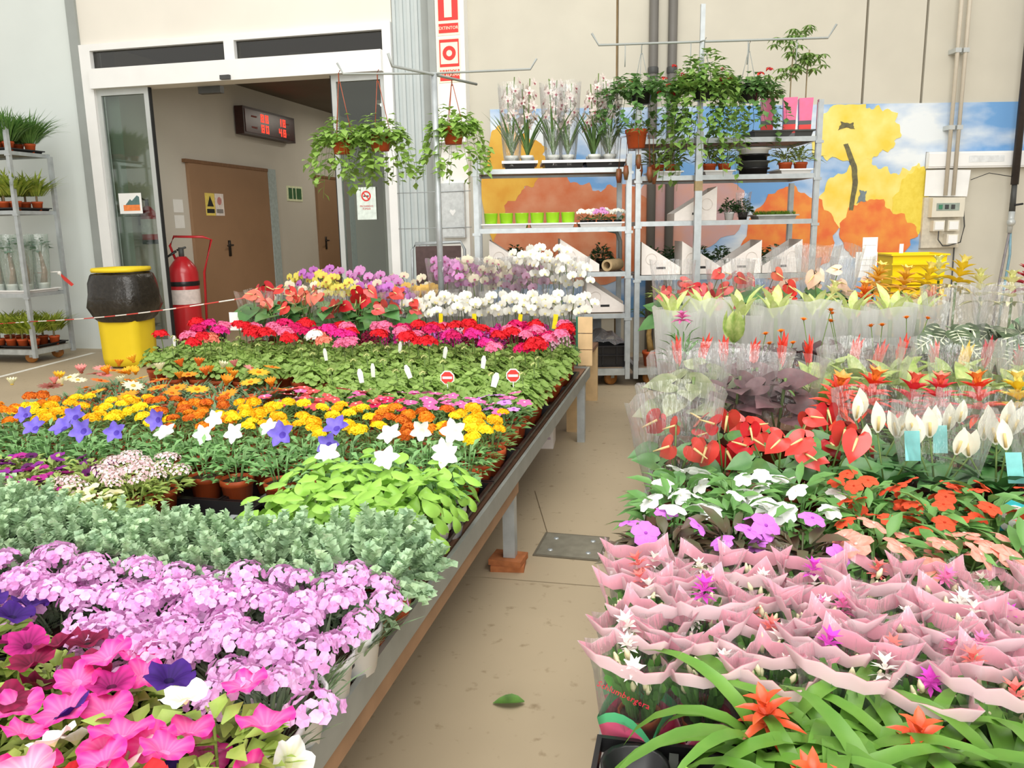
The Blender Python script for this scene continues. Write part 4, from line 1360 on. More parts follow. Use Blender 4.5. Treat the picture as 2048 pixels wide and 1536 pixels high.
# --- marigolds
MF = [foliage(80 + k, leafmat('marigold_leaf', '#668b48', .3, c2='#83a45c'), 130, .08, .07, .165, .03, .009, .7) for k in range(3)]
MGC = {'yellow': ('#ffe02c', '#ffd01c'), 'golden': ('#ffcc1e', '#fdb416'), 'rust orange': ('#e07a22', '#cc5f18'), 'orange': ('#f59a22', '#e6851c')}
MGF = {c: umbel(.027, 46, .0105, [petal('marigold_' + c.replace(' ', '_'), a, .1), petal('marigold_core_' + c.replace(' ', '_'), b, .1)], 4, .62, 4, .15, .8) for c, (a, b) in MGC.items()}
for i, (x, y) in enumerate(grid(-2.6, -.67, 2.43, 2.7, .122, .12, .012, 7, lambda x, y: x > -y * 1.04 - .1)):
    c = ['yellow', 'golden', 'yellow', 'rust orange', 'yellow', 'golden', 'orange'][(i * 3 + int(y * 10)) % 7]
    fl = [('flower', MGF[c], p, upfacing(SR, .4, p[0], p[1]), SR.uniform(.75, 1.1)) for p in dome_spots(SR, SR.choice([2, 3, 3]), .065, .192, .02, .05)]
    pot_plant('marigold', 'bushy marigold with %s pompon flowers, %s' % (c, 'beside the balloon flowers' if y < 2.5 else 'beside the vincas and gazanias' if y > 2.63 else 'in the middle marigold row'), 'flower', 'marigolds', x, y, POT_T, MF[i % 3], fl)

# --- vinca
VF = [foliage(90 + k, leafmat('vinca_leaf', '#5c8a48', .25, c2='#7ba35f'), 60, .085, .08, .165, .042, .02, .6) for k in range(2)]
VC = {'coral red': ('#e4585a', '#f6d7cf'), 'pink': ('#ea6fae', '#f8d0e2'), 'crimson': ('#d8295f', '#f3c0cf'), 'lilac': ('#d69be0', '#b35fc4')}
VFL = {c: rosette(5, .025, .024, .08, [petal('vinca_' + c.replace(' ', '_'), a), petal('vinca_eye_' + c.replace(' ', '_'), b)], 1, .1, 0, .65, .005, 2, .5) for c, (a, b) in VC.items()}
for i, (x, y) in enumerate(grid(-1.6, -.66, 2.84, 2.97, .125, .13, .012, 8)):
    c = 'coral red' if x < -1.15 else (['pink', 'crimson', 'pink'][i % 3] if x < -.88 else ['lilac', 'pink'][i % 2])
    fl = [('flower', VFL[c if SR.random() < .8 else 'pink'], p, upfacing(SR, .45, p[0], p[1] - .03), SR.uniform(.9, 1.2)) for p in dome_spots(SR, 5, .08, .195, .03, .042)]
    pot_plant('vinca', 'vinca with flat %s flowers between marigolds and geraniums' % c, 'flower', 'vincas', x, y, POT_T, VF[i % 2], fl)

# --- gazanias
GF = [grassy(100 + k, leafmat('gazania_leaf', '#7f987a', .3, c2='#6d9158'), 60, .1, .07, .15, .014, .45) for k in range(2)]
GC = {'orange': ('#fb9d2c', '#c96a1a'), 'golden': ('#fdbb34', '#d98a1a'), 'cream': ('#f8f2c8', '#e0be52'), 'rose': ('#ec958f', '#b05a40'), 'tangerine': ('#f07c30', '#b85418')}
GFL = {}
for c, (a, b) in GC.items():
    ms = [petal('gazania_' + c, a, .1), petal('gazania_eye_' + c, b)]
    GFL[c] = [rosette(13, .036, .012, .12, ms, 1, .05, 0, .6, .008, 3, .2), rosette(11, .034, .013, .85, ms, 1, -.1, .1, .6, .007, 3, .2)]
for i, (x, y) in enumerate(grid(-2.82, -1.68, 2.86, 3.42, .15, .14, .02, 9, lambda x, y: x > -2.85 and not (x > -1.95 and y > 3.1))):
    c = ['orange', 'golden', 'orange', 'tangerine', 'orange'][i % 5]
    if x < -2.35 or y > 3.3:
        c = ['cream', 'rose', 'orange', 'golden', 'cream', 'tangerine'][i % 6]
    fl = [('flower', GFL[c][SR.random() < .55], p, upfacing(SR, .45, p[0], p[1] - .03), SR.uniform(1.05, 1.45)) for p in dome_spots(SR, SR.choice([1, 1, 2]), .06, .20, .02, .06)]
    pot_plant('gazania', 'gazania daisy with %s rays over grey green leaves' % c, 'flower', 'gazanias', x, y, POT_T, GF[i % 2], fl)

# --- geraniums
GEM = leafmat('geranium_leaf', '#82a34c', .28, 26, .5, .3, .1, c2='#a0bc66')


def geranium_leaves(seed):
    r = random.Random(seed)
    g = MB()
    for i in range(70):
        a, q = i * 2.39996, math.sqrt((i + .5) / 70)
        z = .09 + .12 * (1 - q * q * .7) * r.uniform(.6, 1)
        p = (.085 * q * math.cos(a), .085 * q * math.sin(a), z)
        R = r.uniform(.012, .02)
        M = Matrix.Translation(p) @ facing((math.cos(a) * q + r.uniform(-.3, .3), math.sin(a) * q + r.uniform(-.3, .3), .9), r.uniform(0, 6)).to_matrix().to_4x4()
        n = 9
        vs = [(0, 0, -.1 * R)] + [(R * (1 + .14 * (k % 2)) * math.cos(2 * PI * k / n), R * (1 + .14 * (k % 2)) * math.sin(2 * PI * k / n), .12 * R * (k % 2)) for k in range(n)]
        g.add(vs, [(0, k + 1, (k + 1) % n + 1) for k in range(n)], 0, M)
        if i % 4 == 0:
            g.tube([(0, 0, .06), p], .002, 4)
    return g.mesh('foliage', GEM, False)


GEF = [geranium_leaves(110 + k) for k in range(4)]
GEC = {'red': '#e0202c', 'scarlet': '#ea4630', 'hot pink': '#ea2f93', 'pink': '#f07ba4', 'salmon': '#f48f78', 'white': '#fbf8f2', 'cerise': '#d91f68'}
GEH = {c: umbel(.04, 30, .0145, [petal('geranium_' + c.replace(' ', '_'), h, .1)], 13, .75, 5, .2) for c, h in GEC.items()}
STK1 = MB().tube([(0, 0, .12), (.006, .004, .2), (0, 0, .275)], .0028, 5).mesh('stalk', STEM)
BUD = umbel(.016, 10, .007, [leafmat('geranium_bud', '#b9c07a', .15)], 3, .8, 3)
TAGM = MB().prism([(-.011, -.03), (.011, -.03), (.014, .012), (.006, .03), (-.006, .03), (-.014, .012)], -.0008, .0008).mesh('plant_tag', WHITEP, False)
TAGR = MB().prism([(.026 * math.cos(PI / 8 + k * PI / 4), .026 * math.sin(PI / 8 + k * PI / 4)) for k in range(8)], -.001, .001).mesh('price_tag', RED, False)
gpos = grid(-2.9, -.67, 3.1, 4.28, .139, .131, .016, 10, lambda x, y: not (x < -1.62 and y < 3.5) and not (x < -2.72 and y < 3.8))
for i, (x, y) in enumerate(gpos):
    c = ['red', 'pink', 'hot pink', 'red', 'salmon', 'cerise', 'white', 'pink', 'scarlet', 'red', 'hot pink'][(i * 7 + int(x * 13)) % 11]
    fl = []
    lab = 'leafy geranium without blooms ' + ('next to the vincas' if y < 3.2 else 'among the budding geraniums' if y < 3.62 else 'among the blooming geraniums')
    bloom = y > 3.62 and SR.random() < (.8 if y > 3.85 else .45)
    if bloom:
        for k in range(SR.choice([1, 1, 2])):
            dx, dy = SR.uniform(-.04, .04), SR.uniform(-.04, .04)
            h = SR.uniform(.0, .035)
            fl.append(('stalk', STK1, (dx, dy, h)))
            fl.append(('flower_head', GEH[c], (dx, dy, .265 + h), upfacing(SR, .3), SR.uniform(1.0, 1.35)))
        lab = 'geranium with rounded %s flower heads' % c
    elif SR.random() < .4:
        fl.append(('stalk', STK1, (.01, 0, -.03)))
        fl.append(('bud', BUD, (.01, 0, .245)))
        lab = 'leafy geranium with pale green buds'
    if not bloom and SR.random() < .1:
        fl.append(('plant_tag', TAGM, (.03, -.02, .23), (0, SR.uniform(-.4, .4), SR.uniform(-.6, .6))))
    pot_plant('geranium', lab, 'flower', 'geraniums', x, y, POT_T, GEF[i % 4], fl, rot=0)
for k, (x, y) in enumerate(((-.98, 3.12), (-.72, 3.2))):
    t = thing('price_sign', ['red and white octagonal price tag among vinca and geranium leaves', 'red and white octagonal price tag by the bench edge'][k], 'tag', (x, y, BZ + .225), (0, 0, .15), None)
    put('stick', MB().tube([(0, .002, -.1), (0, .002, -.02)], .002, 4).mesh('stick', WHITEP), t)
    put('border', MB().prism([(.031 * math.cos(PI / 8 + j * PI / 4), .031 * math.sin(PI / 8 + j * PI / 4)) for j in range(8)], .0012, .003).mesh('border', WHITEP, False), t)
    put('face', TAGR, t)
    put('stripe', boxmesh('stripe', -.02, .02, -.002, -.001, -.005, .005, WHITEP), t)

# --- mixed stocks and kalanchoe at the far end
XF = [foliage(120 + k, leafmat('stock_leaf', '#5c8350', .25, c2='#7a9c60'), 80, .075, .08, .17, .04, .014, .8) for k in range(2)]


def spike(seed, ms):
    r = random.Random(seed)
    g = MB()
    g.tube([(0, 0, .0), (0, 0, .14)], .003, 4, len(ms) - 1)
    for i in range(26):
        a, z = i * 2.39996, .05 + .09 * i / 26
        R = .022 * (1.1 - i / 40)
        M = Matrix.Translation((R * math.cos(a), R * math.sin(a), z)) @ facing((math.cos(a), math.sin(a), .5), r.uniform(0, 6)).to_matrix().to_4x4()
        n, fl = 8, .0125
        vs = [(0, 0, 0)] + [(fl * (1 if k % 2 else .7) * math.cos(2 * PI * k / n), fl * (1 if k % 2 else .7) * math.sin(2 * PI * k / n), r.uniform(-.1, .3) * fl) for k in range(n)]
        g.add(vs, [(0, k + 1, (k + 1) % n + 1) for k in range(n)], 0, M)
    return g.mesh('flower_spike', ms, False)


XC = {'dark red': '#7e0f35', 'magenta': '#c22d86', 'pale pink': '#efc3d3', 'violet pink': '#e08ae6', 'plum': '#96246a'}
XS = {c: spike(9, [petal('stock_' + c.replace(' ', '_'), h, .12), STEM]) for c, h in XC.items()}
for i, (x, y) in enumerate(grid(-1.85, -.72, 4.42, 4.58, .125, .14, .015, 11)):
    c = ['dark red', 'pale pink', 'magenta', 'plum', 'magenta', 'violet pink', 'dark red'][(i * 4 + i // 10) % 7]
    fl = [('flower_spike', XS[c], (p[0], p[1], .1), upfacing(SR, .2), SR.uniform(.9, 1.2)) for p in dome_spots(SR, 3, .055, .2, 0, .05)]
    pot_plant('stock_plant', 'stock plant with %s flower spikes in front of white orchids' % c, 'flower', 'stocks', x, y, POT_T, XF[i % 2], fl)

# --- black trays seen along the bench edge and round the bare patch
for k, (x, y, w, d) in enumerate(((-.95, .62, .34, .36), (-.95, .99, .34, .34), (-.95, 1.36, .34, .32), (-.95, 1.7, .34, .3), (-.95, 2.02, .34, .32), (-.95, 2.37, .34, .36),
                                  (-.95, 2.76, .34, .28), (-.95, 3.06, .34, .4), (-.95, 3.48, .34, .4), (-.95, 3.9, .34, .4), (-1.36, 2.06, .3, .25), (-1.7, 2.06, .32, .26), (-1.66, 1.68, .42, .36))):
    near_ = ['petunias', 'dianthus', 'feathery herbs', 'basil', 'white balloon flowers', 'marigolds', 'vincas', 'leafy geraniums', 'budding geraniums', 'blooming geraniums', 'violet balloon flowers at the bare patch', 'white balloon flowers by the bare patch', 'calibrachoa'][k]
    tag(put('plant_tray', tray_mesh(w, d, .045, BLACKP), None, (x, y, TZ - .0045)), 'black plastic tray under the ' + near_, 'tray', 'black trays on the long bench')

# ================================================================ orchids and anthuriums on the second bench
OL = single_leaf(.16, .05, leafmat('orchid_leaf', '#4f7a42', .2, c2='#679052'), 5, .5, .15, .45)


def phal(c, lip):
    g = MB()
    for a, w, l in ((90, .034, .036), (210, .026, .034), (330, .026, .034)):
        t = math.radians(a)
        g.leaf(basis((math.cos(t), math.sin(t), .12), (0, 0, 1)), l, w * .75, 3, .15, .0, .5, 0, .2)
    for a in (15, 165):
        t = math.radians(a)
        g.leaf(basis((math.cos(t), math.sin(t), .1), (0, 0, 1), (0, 0, .002)), .038, .046, 3, .12, .0, .55, 0, .4)
    g.leaf(basis((0, -1, .9), (0, 0, 1), (0, 0, .002)), .018, .018, 2, .3, .3, .5, 1, .3)
    return g.mesh('flower', [c, lip])


OC_ = {'white': ('#fbf9ef', '#f1e3a0'), 'pink': ('#e6a2da', '#b03a84'), 'magenta': ('#cf7fd2', '#8a2a80'), 'yellow': ('#eadf6a', '#b36a3a'), 'cream': ('#f2e8cd', '#b5557a'), 'amber': ('#ecc46a', '#b06030'), 'mauve': ('#cfa0bd', '#8a2f5c')}
PH = {c: phal(petal('orchid_' + c, a, .05), petal('orchid_lip_' + c, b)) for c, (a, b) in OC_.items()}
POT_CL = pot_mesh(.055, .1, mat('grey_clear_pot', '#9a9c94', .3))
SLV_T = [sleeve_mesh(.06, .125, .04, .62, CLEAR2, .3, 16, k, .8) for k in range(2)]
SLV_S = [sleeve_mesh(.055, .12, .05, .43, CLEAR, .3, 16, 4 + k, .8) for k in range(2)]
YTAG = boxmesh('yellow_tag', -.014, .014, -.001, .001, -.045, .045, mat('yellow_tag', '#f1d81f', .5))


def orchid(label, group, x, y, c, h, nst=2, nf=7, z=BZ, sleeve=None, sc=1., tagged=False, spread=.09):
    t = thing('orchid', label, 'orchid', (x, y, z), 0, group, sc)
    put('pot', POT_CL, t)
    for k in range(5):
        a = k * 1.26 + SR.uniform(-.3, .3)
        put('leaf', OL, t, (0, 0, .09), basis((math.cos(a), math.sin(a), .5), (0, 0, 1)).to_quaternion(), SR.uniform(.8, 1.1))
    for s in range(nst):
        a = PI * s + SR.uniform(-.7, .7) - .4
        dx, dy = math.cos(a) * spread, math.sin(a) * spread * .7
        pts = [Vector((0, 0, .09)), Vector((dx * .2, dy * .2, h * .55)), Vector((dx * .5, dy * .5, h * .88)), Vector((dx, dy, h)), Vector((dx * 1.5, dy * 1.5, h * .93)), Vector((dx * 1.8, dy * 1.8, h * .8))]
        put('stem', MB().tube(pts, .003, 5).mesh('stem', STEM), t)
        for k in range(nf):
            u = k / max(1, nf - 1)
            i = 1.7 + u * 3.2
            j = min(4, int(i))
            p = pts[j].lerp(pts[j + 1], i - j)
            sd = (-1) ** k
            q = p + Vector((sd * .028 + SR.uniform(-.01, .01), -.022 + SR.uniform(-.015, .015), SR.uniform(-.02, .01)))
            put('flower', PH[c], t, q, facing((sd * .45 + SR.uniform(-.3, .3), -1, SR.uniform(0, .5)), SR.uniform(-.3, .3)), SR.uniform(.85, 1.1))
    if sleeve:
        put('sleeve', sleeve, t, (0, 0, 0), SR.uniform(0, 6))
    if tagged:
        put('plant_tag', YTAG, t, (.04, -.13, .255), (0, SR.uniform(-.15, .15), SR.uniform(-.3, .3)))
    return t


# white phalaenopsis rows
for i, x in enumerate([-1.70, -1.59, -1.48, -1.37, -1.19, -1.08, -.97, -.86, -.76]):
    orchid('white moth orchid with a yellow price tag in the low row' if i % 2 else 'white moth orchid without tag in the low row', 'low white moth orchids', x, 4.94 + .03 * (i % 2), 'white', .375 + .02 * ((i * 7) % 3), 2, 6, tagged=i % 2 == 1, sleeve=SLV_S[i % 2] if i % 3 == 1 else None)
for i, (x, c, h) in enumerate(((-1.66, 'pink', .62), (-1.55, 'pink', .58), (-1.43, 'cream', .62), (-1.33, 'cream', .56), (-1.23, 'mauve', .55), (-1.15, 'mauve', .58), (-1.06, 'white', .66), (-.97, 'white', .7), (-.88, 'white', .64), (-.8, 'white', .58))):
    orchid('tall %s moth orchid in a clear sleeve at the back of the orchid bench' % c, 'tall moth orchids', x, 5.3 + .05 * (i % 2), c, h, 2, 7, sleeve=SLV_T[i % 2])
for i, (x, y, c, h) in enumerate(((-2.76, 5.45, 'yellow', .52), (-2.74, 5.3, 'cream', .45), (-2.62, 5.45, 'magenta', .56), (-2.55, 5.3, 'yellow', .5), (-2.42, 5.25, 'yellow', .49), (-2.3, 5.45, 'pink', .53), (-2.26, 5.3, 'cream', .46), (-2.12, 5.3, 'magenta', .45), (-2.03, 5.3, 'magenta', .43), (-2.2, 5.55, 'pink', .5), (-1.98, 5.5, 'cream', .5), (-1.88, 5.35, 'amber', .44), (-1.8, 5.3, 'amber', .42), (-2.48, 5.55, 'pink', .54))):
    orchid('%s moth orchid in a hazy clear sleeve behind red anthuriums' % c, 'coloured moth orchids behind anthuriums', x, y, c, h, 2, 6, sleeve=SLV_S[i % 2])

# anthuriums
AL = heart_leaf(.15, None).mesh('leaf', leafmat('anthurium_leaf', '#4a7a42', .2, 10, .3, .18, .15, c2='#669652', spec=.5))


def spathe(c, spx, L=.085):
    g = heart_leaf(L, None, cup=-.1)
    g.tube([(0, .1 * L, .02 * L), (0, .35 * L, .22 * L), (0, .62 * L, .42 * L)], [.0045, .004, .002], 6, 1)
    return g.mesh('flower', [c, spx])


SPX = petal('spadix_yellow', '#f2d99a')
SP = {c: spathe(mat('spathe_' + c.replace(' ', '_'), h, .22, .06, 20, .55, trans=.1, rand=.08), SPX) for c, h in (('red', '#e0463e'), ('coral', '#ee7a62'), ('deep red', '#c6232b'), ('white', '#f3f1d6'), ('peach', '#f6cdb0'))}


def anthurium(name, label, group, x, y, c, h, nf, nl=7, pot=POT_BR, sleeve=None, z=BZ, lsc=1., fsc=1., R=.1, film_sc=1.):
    t = thing(name, label, 'flower', (x, y, z), 0, group)
    put('pot', pot, t)
    for k in range(nl):
        a = k * 2.4 + SR.uniform(-.3, .3)
        rr2 = R * SR.uniform(.5, 1)
        p = Vector((rr2 * math.cos(a), rr2 * math.sin(a), h * SR.uniform(.45, .8)))
        put('stalk', MB().tube([(0, 0, .08), (p.x * .6, p.y * .6, p.z * .7), tuple(p)], .003, 4).mesh('stalk', STEM), t)
        put('leaf', AL, t, p, basis((math.cos(a), math.sin(a), SR.uniform(-.5, .5)), (-.2 * math.cos(a), -.6 - .2 * math.sin(a), 1)).to_quaternion(), SR.uniform(.75, 1.1) * lsc)
    for k in range(nf):
        a = k * 2.1 + SR.uniform(-.6, .6)
        p = Vector((R * 1.05 * math.cos(a) * SR.uniform(.4, 1.1), R * math.sin(a) * SR.uniform(.3, 1) - .02, h * SR.uniform(.72, 1.08)))
        put('stalk', MB().tube([(0, 0, .08), (p.x * .5, p.y * .5, p.z * .7), tuple(p)], .0025, 4).mesh('stalk', STEM), t)
        put('flower', SP[c], t, p, basis((SR.uniform(-1, 1), SR.uniform(-.4, .6), -.7 + SR.uniform(-.3, .7)), (SR.uniform(-.4, .4), -1, .6)).to_quaternion(), SR.uniform(.8, 1.15) * fsc)
    if sleeve:
        put('sleeve', sleeve, t, (0, 0, 0), SR.uniform(0, 6))
    return t


for i, (x, y, c) in enumerate(((-2.86, 4.88, 'coral'), (-2.68, 4.86, 'red'), (-2.5, 4.9, 'coral'), (-2.32, 4.86, 'red'), (-2.14, 4.88, 'deep red'), (-1.97, 4.87, 'red'), (-1.85, 4.92, 'red'), (-2.6, 5.05, 'coral'), (-2.22, 5.06, 'red'), (-2.9, 5.08, 'deep red'))):
    anthurium('anthurium', '%s anthurium with glossy dark leaves in front of the coloured orchids' % c, 'anthuriums on the orchid bench', x, y, c, .42, 5, 7, sleeve=SLV_S[i % 2] if i % 3 == 0 else None)
tag(put('name_card', boxmesh('name_card', -.045, .045, -.001, .001, 0, .12, WHITEP), None, (-2.96, 4.8, .6), (0, 0, .1)), 'blank whitish card hung on the tape at the orchid bench corner', 'card')

# hanging basket stand on the orchid bench
t = thing('hanging_stand', 'galvanised post with crossed arms carrying hanging baskets', 'stand', (-1.655, 5.2, BZ))
put('post', MB().tube([(0, 0, 0), (0, 0, 1.80)], .02, 10).mesh('post', GALV), t)
put('base', boxmesh('base', -.12, .12, -.12, .12, 0, .012, GALV_D), t)
put('arm', MB().tube([(-.66, 0, 1.90), (-.62, 0, 1.83), (0, 0, 1.80), (.63, 0, 1.79), (.67, 0, 1.85)], .007, 6).mesh('arm', GREYST), t)
put('arm', MB().tube([(-.18, -.33, 1.87), (-.165, -.31, 1.8), (.01, 0, 1.79), (.17, .42, 1.79)], .009, 6).mesh('arm', GREYST), t)


def vines(seed, mt, n=16, R=.12, up=.16, drop=.3, L=.035, W=.03, fl=None, per=12, topn=70, wid=.15):
    """bushy crown with leafy shoots hanging over the rim"""
    r = random.Random(seed)
    g = MB()
    for i in range(topn):
        a, q = r.uniform(0, 6.28), math.sqrt(r.random())
        p = (wid * q * math.cos(a), wid * q * math.sin(a), .06 + up * (1 - q * q) * r.uniform(.3, 1))
        g.leaf(basis((math.cos(a) + r.uniform(-.5, .5), math.sin(a) + r.uniform(-.5, .5), r.uniform(-.3, .6)), (0, 0, 1), p), L * r.uniform(.7, 1.3), W * r.uniform(.7, 1.2), 2, .3, .1, .4)
    for i in range(n):
        a = 2 * PI * i / n + r.uniform(-.3, .3)
        ln_ = drop * r.uniform(.35, 1.0)
        o1 = R * r.uniform(1.1, 1.7)
        pts = [Vector((R * .4 * math.cos(a), R * .4 * math.sin(a), .07)), Vector((o1 * .8 * math.cos(a), o1 * .8 * math.sin(a), .11 + up * .3 * r.random())), Vector((o1 * 1.15 * math.cos(a), o1 * 1.15 * math.sin(a), .02 - ln_ * .35)), Vector((o1 * 1.2 * math.cos(a + .1), o1 * 1.2 * math.sin(a + .1), .05 - ln_))]
        g.tube(pts, .0015, 3, 0, None, False)
        for k in range(per):
            u = (k + .3) / per * 2.95
            j = min(2, int(u))
            p = pts[j].lerp(pts[j + 1], u - j)
            b = a + r.uniform(-1.8, 1.8)
            g.leaf(basis((math.cos(b), math.sin(b), r.uniform(-.7, .3)), (0, -.3, 1), p), L * r.uniform(.7, 1.25), W * r.uniform(.7, 1.2), 2, .3, .1, .4)
    return g.mesh('foliage', mt)


POT_H = pot_mesh(.075, .11, TERRA, 'hanging_pot')
POT_HB = pot_mesh(.085, .12, BLACKP, 'hanging_pot_black')
REDHK = mat('red_brown_hanger', '#a8563c', .5)


def hanging(label, loc, fol, pot, drop, hook_mt, extra=(), sc=1., group=None, rot=0.):
    t = thing('hanging_basket', label, 'hanging plant', loc, rot, group, sc)
    put('pot', pot, t)
    hk = MB()
    for k in range(3):
        a = 2 * PI * k / 3 + .4
        hk.tube([(.07 * math.cos(a), .07 * math.sin(a), .1), (.006 * math.cos(a), .006 * math.sin(a), drop - .05)], .0025, 4)
    hk.tube([(0, 0, drop - .06), (0, 0, drop), (.012, 0, drop + .02)], .004, 5)
    put('hanger', hk.mesh('hanger', hook_mt), t)
    put('foliage', fol, t)
    for e in extra:
        put(e[0], e[1], t, e[2], e[3] if len(e) > 3 else None, e[4] if len(e) > 4 else 1.)
    return t


HGL = leafmat('trailing_lime_leaf', '#92b852', .25, 25, .45, .3, .1, c2='#9abd60')
HV = [vines(200 + k, HGL, 22, .12, .2, .34, .06, .05, None, 14, 150, .17) for k in range(3)]
hanging('bright green trailing basket on the outer hook of the arm over the glass door', (-2.31, 5.2, 1.74), HV[0], POT_H, .51, REDHK)
hanging('bright green trailing basket hanging beside the outermost one', (-2.04, 5.2, 1.75), HV[1], POT_H, .49, REDHK)
hanging('bright green trailing basket hanging just beyond the galvanised post', (-1.585, 5.36, 1.79), HV[2], POT_H, .43, REDHK)

# baskets over the second trolley
DGL = leafmat('dark_trailing_leaf', '#5a8a4a', .3, 25, .45, .3, .12, c2='#7fa65e')
MGL = leafmat('fresh_trailing_leaf', '#70a04a', .35, 20, .45, .32, .12, c2='#a3c266')
RFL = umbel(.03, 10, .012, [petal('basket_red', '#e2452f', .1), petal('basket_dark_red', '#a51f2e', .1)], 8, .7, 5)
for s, z, fol, pot, lb, sc, nfl in ((.03, 2.10, vines(210, DGL, 26, .17, .16, .34, .06, .05, None, 14, 300, .3), POT_HB, 'dark leafy basket with red blooms in a black pot above the double posts', 1., 7),
                                 (.45, 2.10, vines(211, MGL, 40, .16, .3, .68, .06, .05, None, 22, 320, .24), POT_HB, 'big cascading green basket in front of the pole', 1.0, 4),
                                 (.80, 2.10, vines(212, DGL, 22, .14, .14, .42, .06, .05, None, 14, 200, .22), POT_HB, 'dark trailing basket with red blooms beside the pink pots', 1., 6)):
    ex = [('flower_head', RFL, (SR.uniform(-.24, .24), SR.uniform(-.2, .05), SR.uniform(.05, .24)), upfacing(SR, .6), SR.uniform(.6, .95)) for _ in range(nfl)]
    hanging(lb, onrack(s, -.2 if s == .45 else -.07, z), fol, pot, 2.5 - z, GREYST, ex)
PCH = leafmat('russet_pitcher', '#8f4a30', .3, 20, .4, .15, .1, c2='#6f5a36')
pit = MB()
pr = random.Random(31)
for k in range(9):
    a = k * .7
    x_, y_ = .12 * math.cos(a), .1 * math.sin(a)
    z_ = pr.uniform(-.16, -.02)
    pit.tube([(x_ * .4, y_ * .4, .09), (x_, y_, .08), (x_ * 1.1, y_ * 1.1, z_)], .0025, 4)
    pit.tube([(x_ * 1.1, y_ * 1.1, z_ - .1), (x_ * 1.1, y_ * 1.1, z_ - .05), (x_ * 1.1, y_ * 1.1, z_)], [.012, .022, .016], 7)
t = hanging('round terracotta pot with russet pitcher plant hanging on the trolley post', onrack(-.005, -.1, 1.79), foliage(77, leafmat('pitcher_leaf', '#6f8a3c', .3), 40, .12, .09, .2, .1, .022, .6, .6), pot_mesh(.082, .13, TERRA, 'round_pot'), .38, GREYST, [('pitcher', pit.mesh('pitcher', PCH), (0, 0, 0))])

# ---------------------------------------------------------------- plants on the trolleys
STRAP = single_leaf(.42, .022, leafmat('cymbidium_leaf', '#5c8048', .25, c2='#7a9a5c'), 6, .28, .2, .3, .05, .5)
CYM = MB()
for k in range(5):
    a = 2 * PI * k / 5 + .3
    CYM.leaf(basis((math.cos(a), math.sin(a), .25), (0, 0, 1)), .03, .016, 2, .2, .1, .5, 0)
CYM.leaf(basis((0, -1, .8), (0, 0, 1)), .018, .016, 2, .3, .2, .5, 1, .4)
CYM = CYM.mesh('flower', [petal('cymbidium_blush', '#eedbd3', .08, c2='#f6efe6'), petal('cymbidium_lip', '#9a4a55', .2)])
SLV_C = [sleeve_mesh(.055, .1, .02, .62, CLEAR2, .3, 14, 20 + k, .8) for k in range(2)]
POT_PW = pot_mesh(.05, .1, mat('pale_clear_pot', '#dfe2dc', .3))
for i, (s, d) in enumerate(((-.915, .1), (-.8, .1), (-.6, .1), (-.49, .1), (-.29, .1), (-.175, .1), (-.91, .27), (-.79, .27), (-.59, .27), (-.48, .27), (-.29, .27), (-.18, .27))):
    t = thing('cymbidium', 'tall blush cymbidium orchid with strap leaves in a clear sleeve' if d < .2 else 'tall blush cymbidium orchid standing in the second rank of the trays', 'orchid', onrack(s, d, 1.668), SR.uniform(-.4, .4), 'cymbidium orchids on the trolley')
    put('pot', POT_PW, t)
    for k in range(8):
        a = k * 2.4
        put('leaf', STRAP, t, (0, 0, .09), basis((math.cos(a) * .3, math.sin(a) * .3, 1), (-math.cos(a), -math.sin(a), .1)).to_quaternion(), SR.uniform(.75, 1.05))
    for k2 in range(16):
        if k2 % 8 == 0:
            h = SR.uniform(.55, .68)
            ox = -.03 + .06 * (k2 // 8)
            put('stem', MB().tube([(0, 0, .09), (ox, 0, h)], .004, 5).mesh('stem', STEM), t)
        k = k2 % 8
        z = h - .03 - k * .034
        a = k * 2.4
        put('flower', CYM, t, (ox + .032 * math.cos(a), .032 * math.sin(a) - .01, z), facing((math.cos(a), math.sin(a) - .6, .2), SR.uniform(-.3, .3)), SR.uniform(1.15, 1.5))
    if i % 3 != 1:
        put('sleeve', SLV_C[i % 2], t)
for i in range(5):
    c = 'pink' if i == 2 else 'cream'
    t = thing('mini_orchid', ['creamy white mini orchid in the white trolley tray', 'lilac pink mini orchid among creamy ones in the white trolley tray'][i == 2], 'orchid', onrack(-.37 + i * .065, .1 + .05 * (i % 2), 1.234), 0, 'mini orchids')
    put('pot', pot_mesh(.032, .05, BLACKP), t)
    put('foliage', foliage(300 + i, leafmat('orchid_leaf', '#4f7a42'), 14, .04, .05, .08, .05, .02, .4), t)
    for p in dome_spots(SR, 7, .05, .13, .03, .025):
        put('flower', PH[['white', 'pink'][i == 2]], t, p, facing((SR.uniform(-.6, .6), -1, .6)), .55)
DKF = [foliage(310 + k, leafmat('dark_compact_leaf', '#3f6238', .3, c2='#557a45'), 260, .1, .04, .2, .036, .024, .5) for k in range(2)]
for i, (s, d, z, lb) in enumerate(((.22, .42, .86, 'first'), (.36, .44, .86, 'second'), (.6, .42, .86, 'third'), (.78, .44, .86, 'fourth'), (1.05, .42, .86, 'fifth'), (1.2, .44, .86, 'sixth'), (-.2, .44, .894, ''), (-.9, .44, .894, 'x'))):
    lab = 'dark compact plant behind the triangular boxes, %s from the double posts' % lb
    if s < 0:
        lab = ['dark compact plant on the orchid trolley behind the cardboard roll', 'dark compact plant on the orchid trolley by its outer post'][s < -.5]
    t = thing('compact_plant', lab, 'plant', onrack(s, d, z), i * 1.1, 'dark compact plants')
    put('pot', POT_B, t)
    put('foliage', DKF[i % 2], t)
GVF = [foliage(320 + k, leafmat('striped_pot_leaf', '#5f8442', .3, c2='#b2b872', scale=40), 44, .08, .07, .19, .12, .024, .8, .5) for k in range(2)]
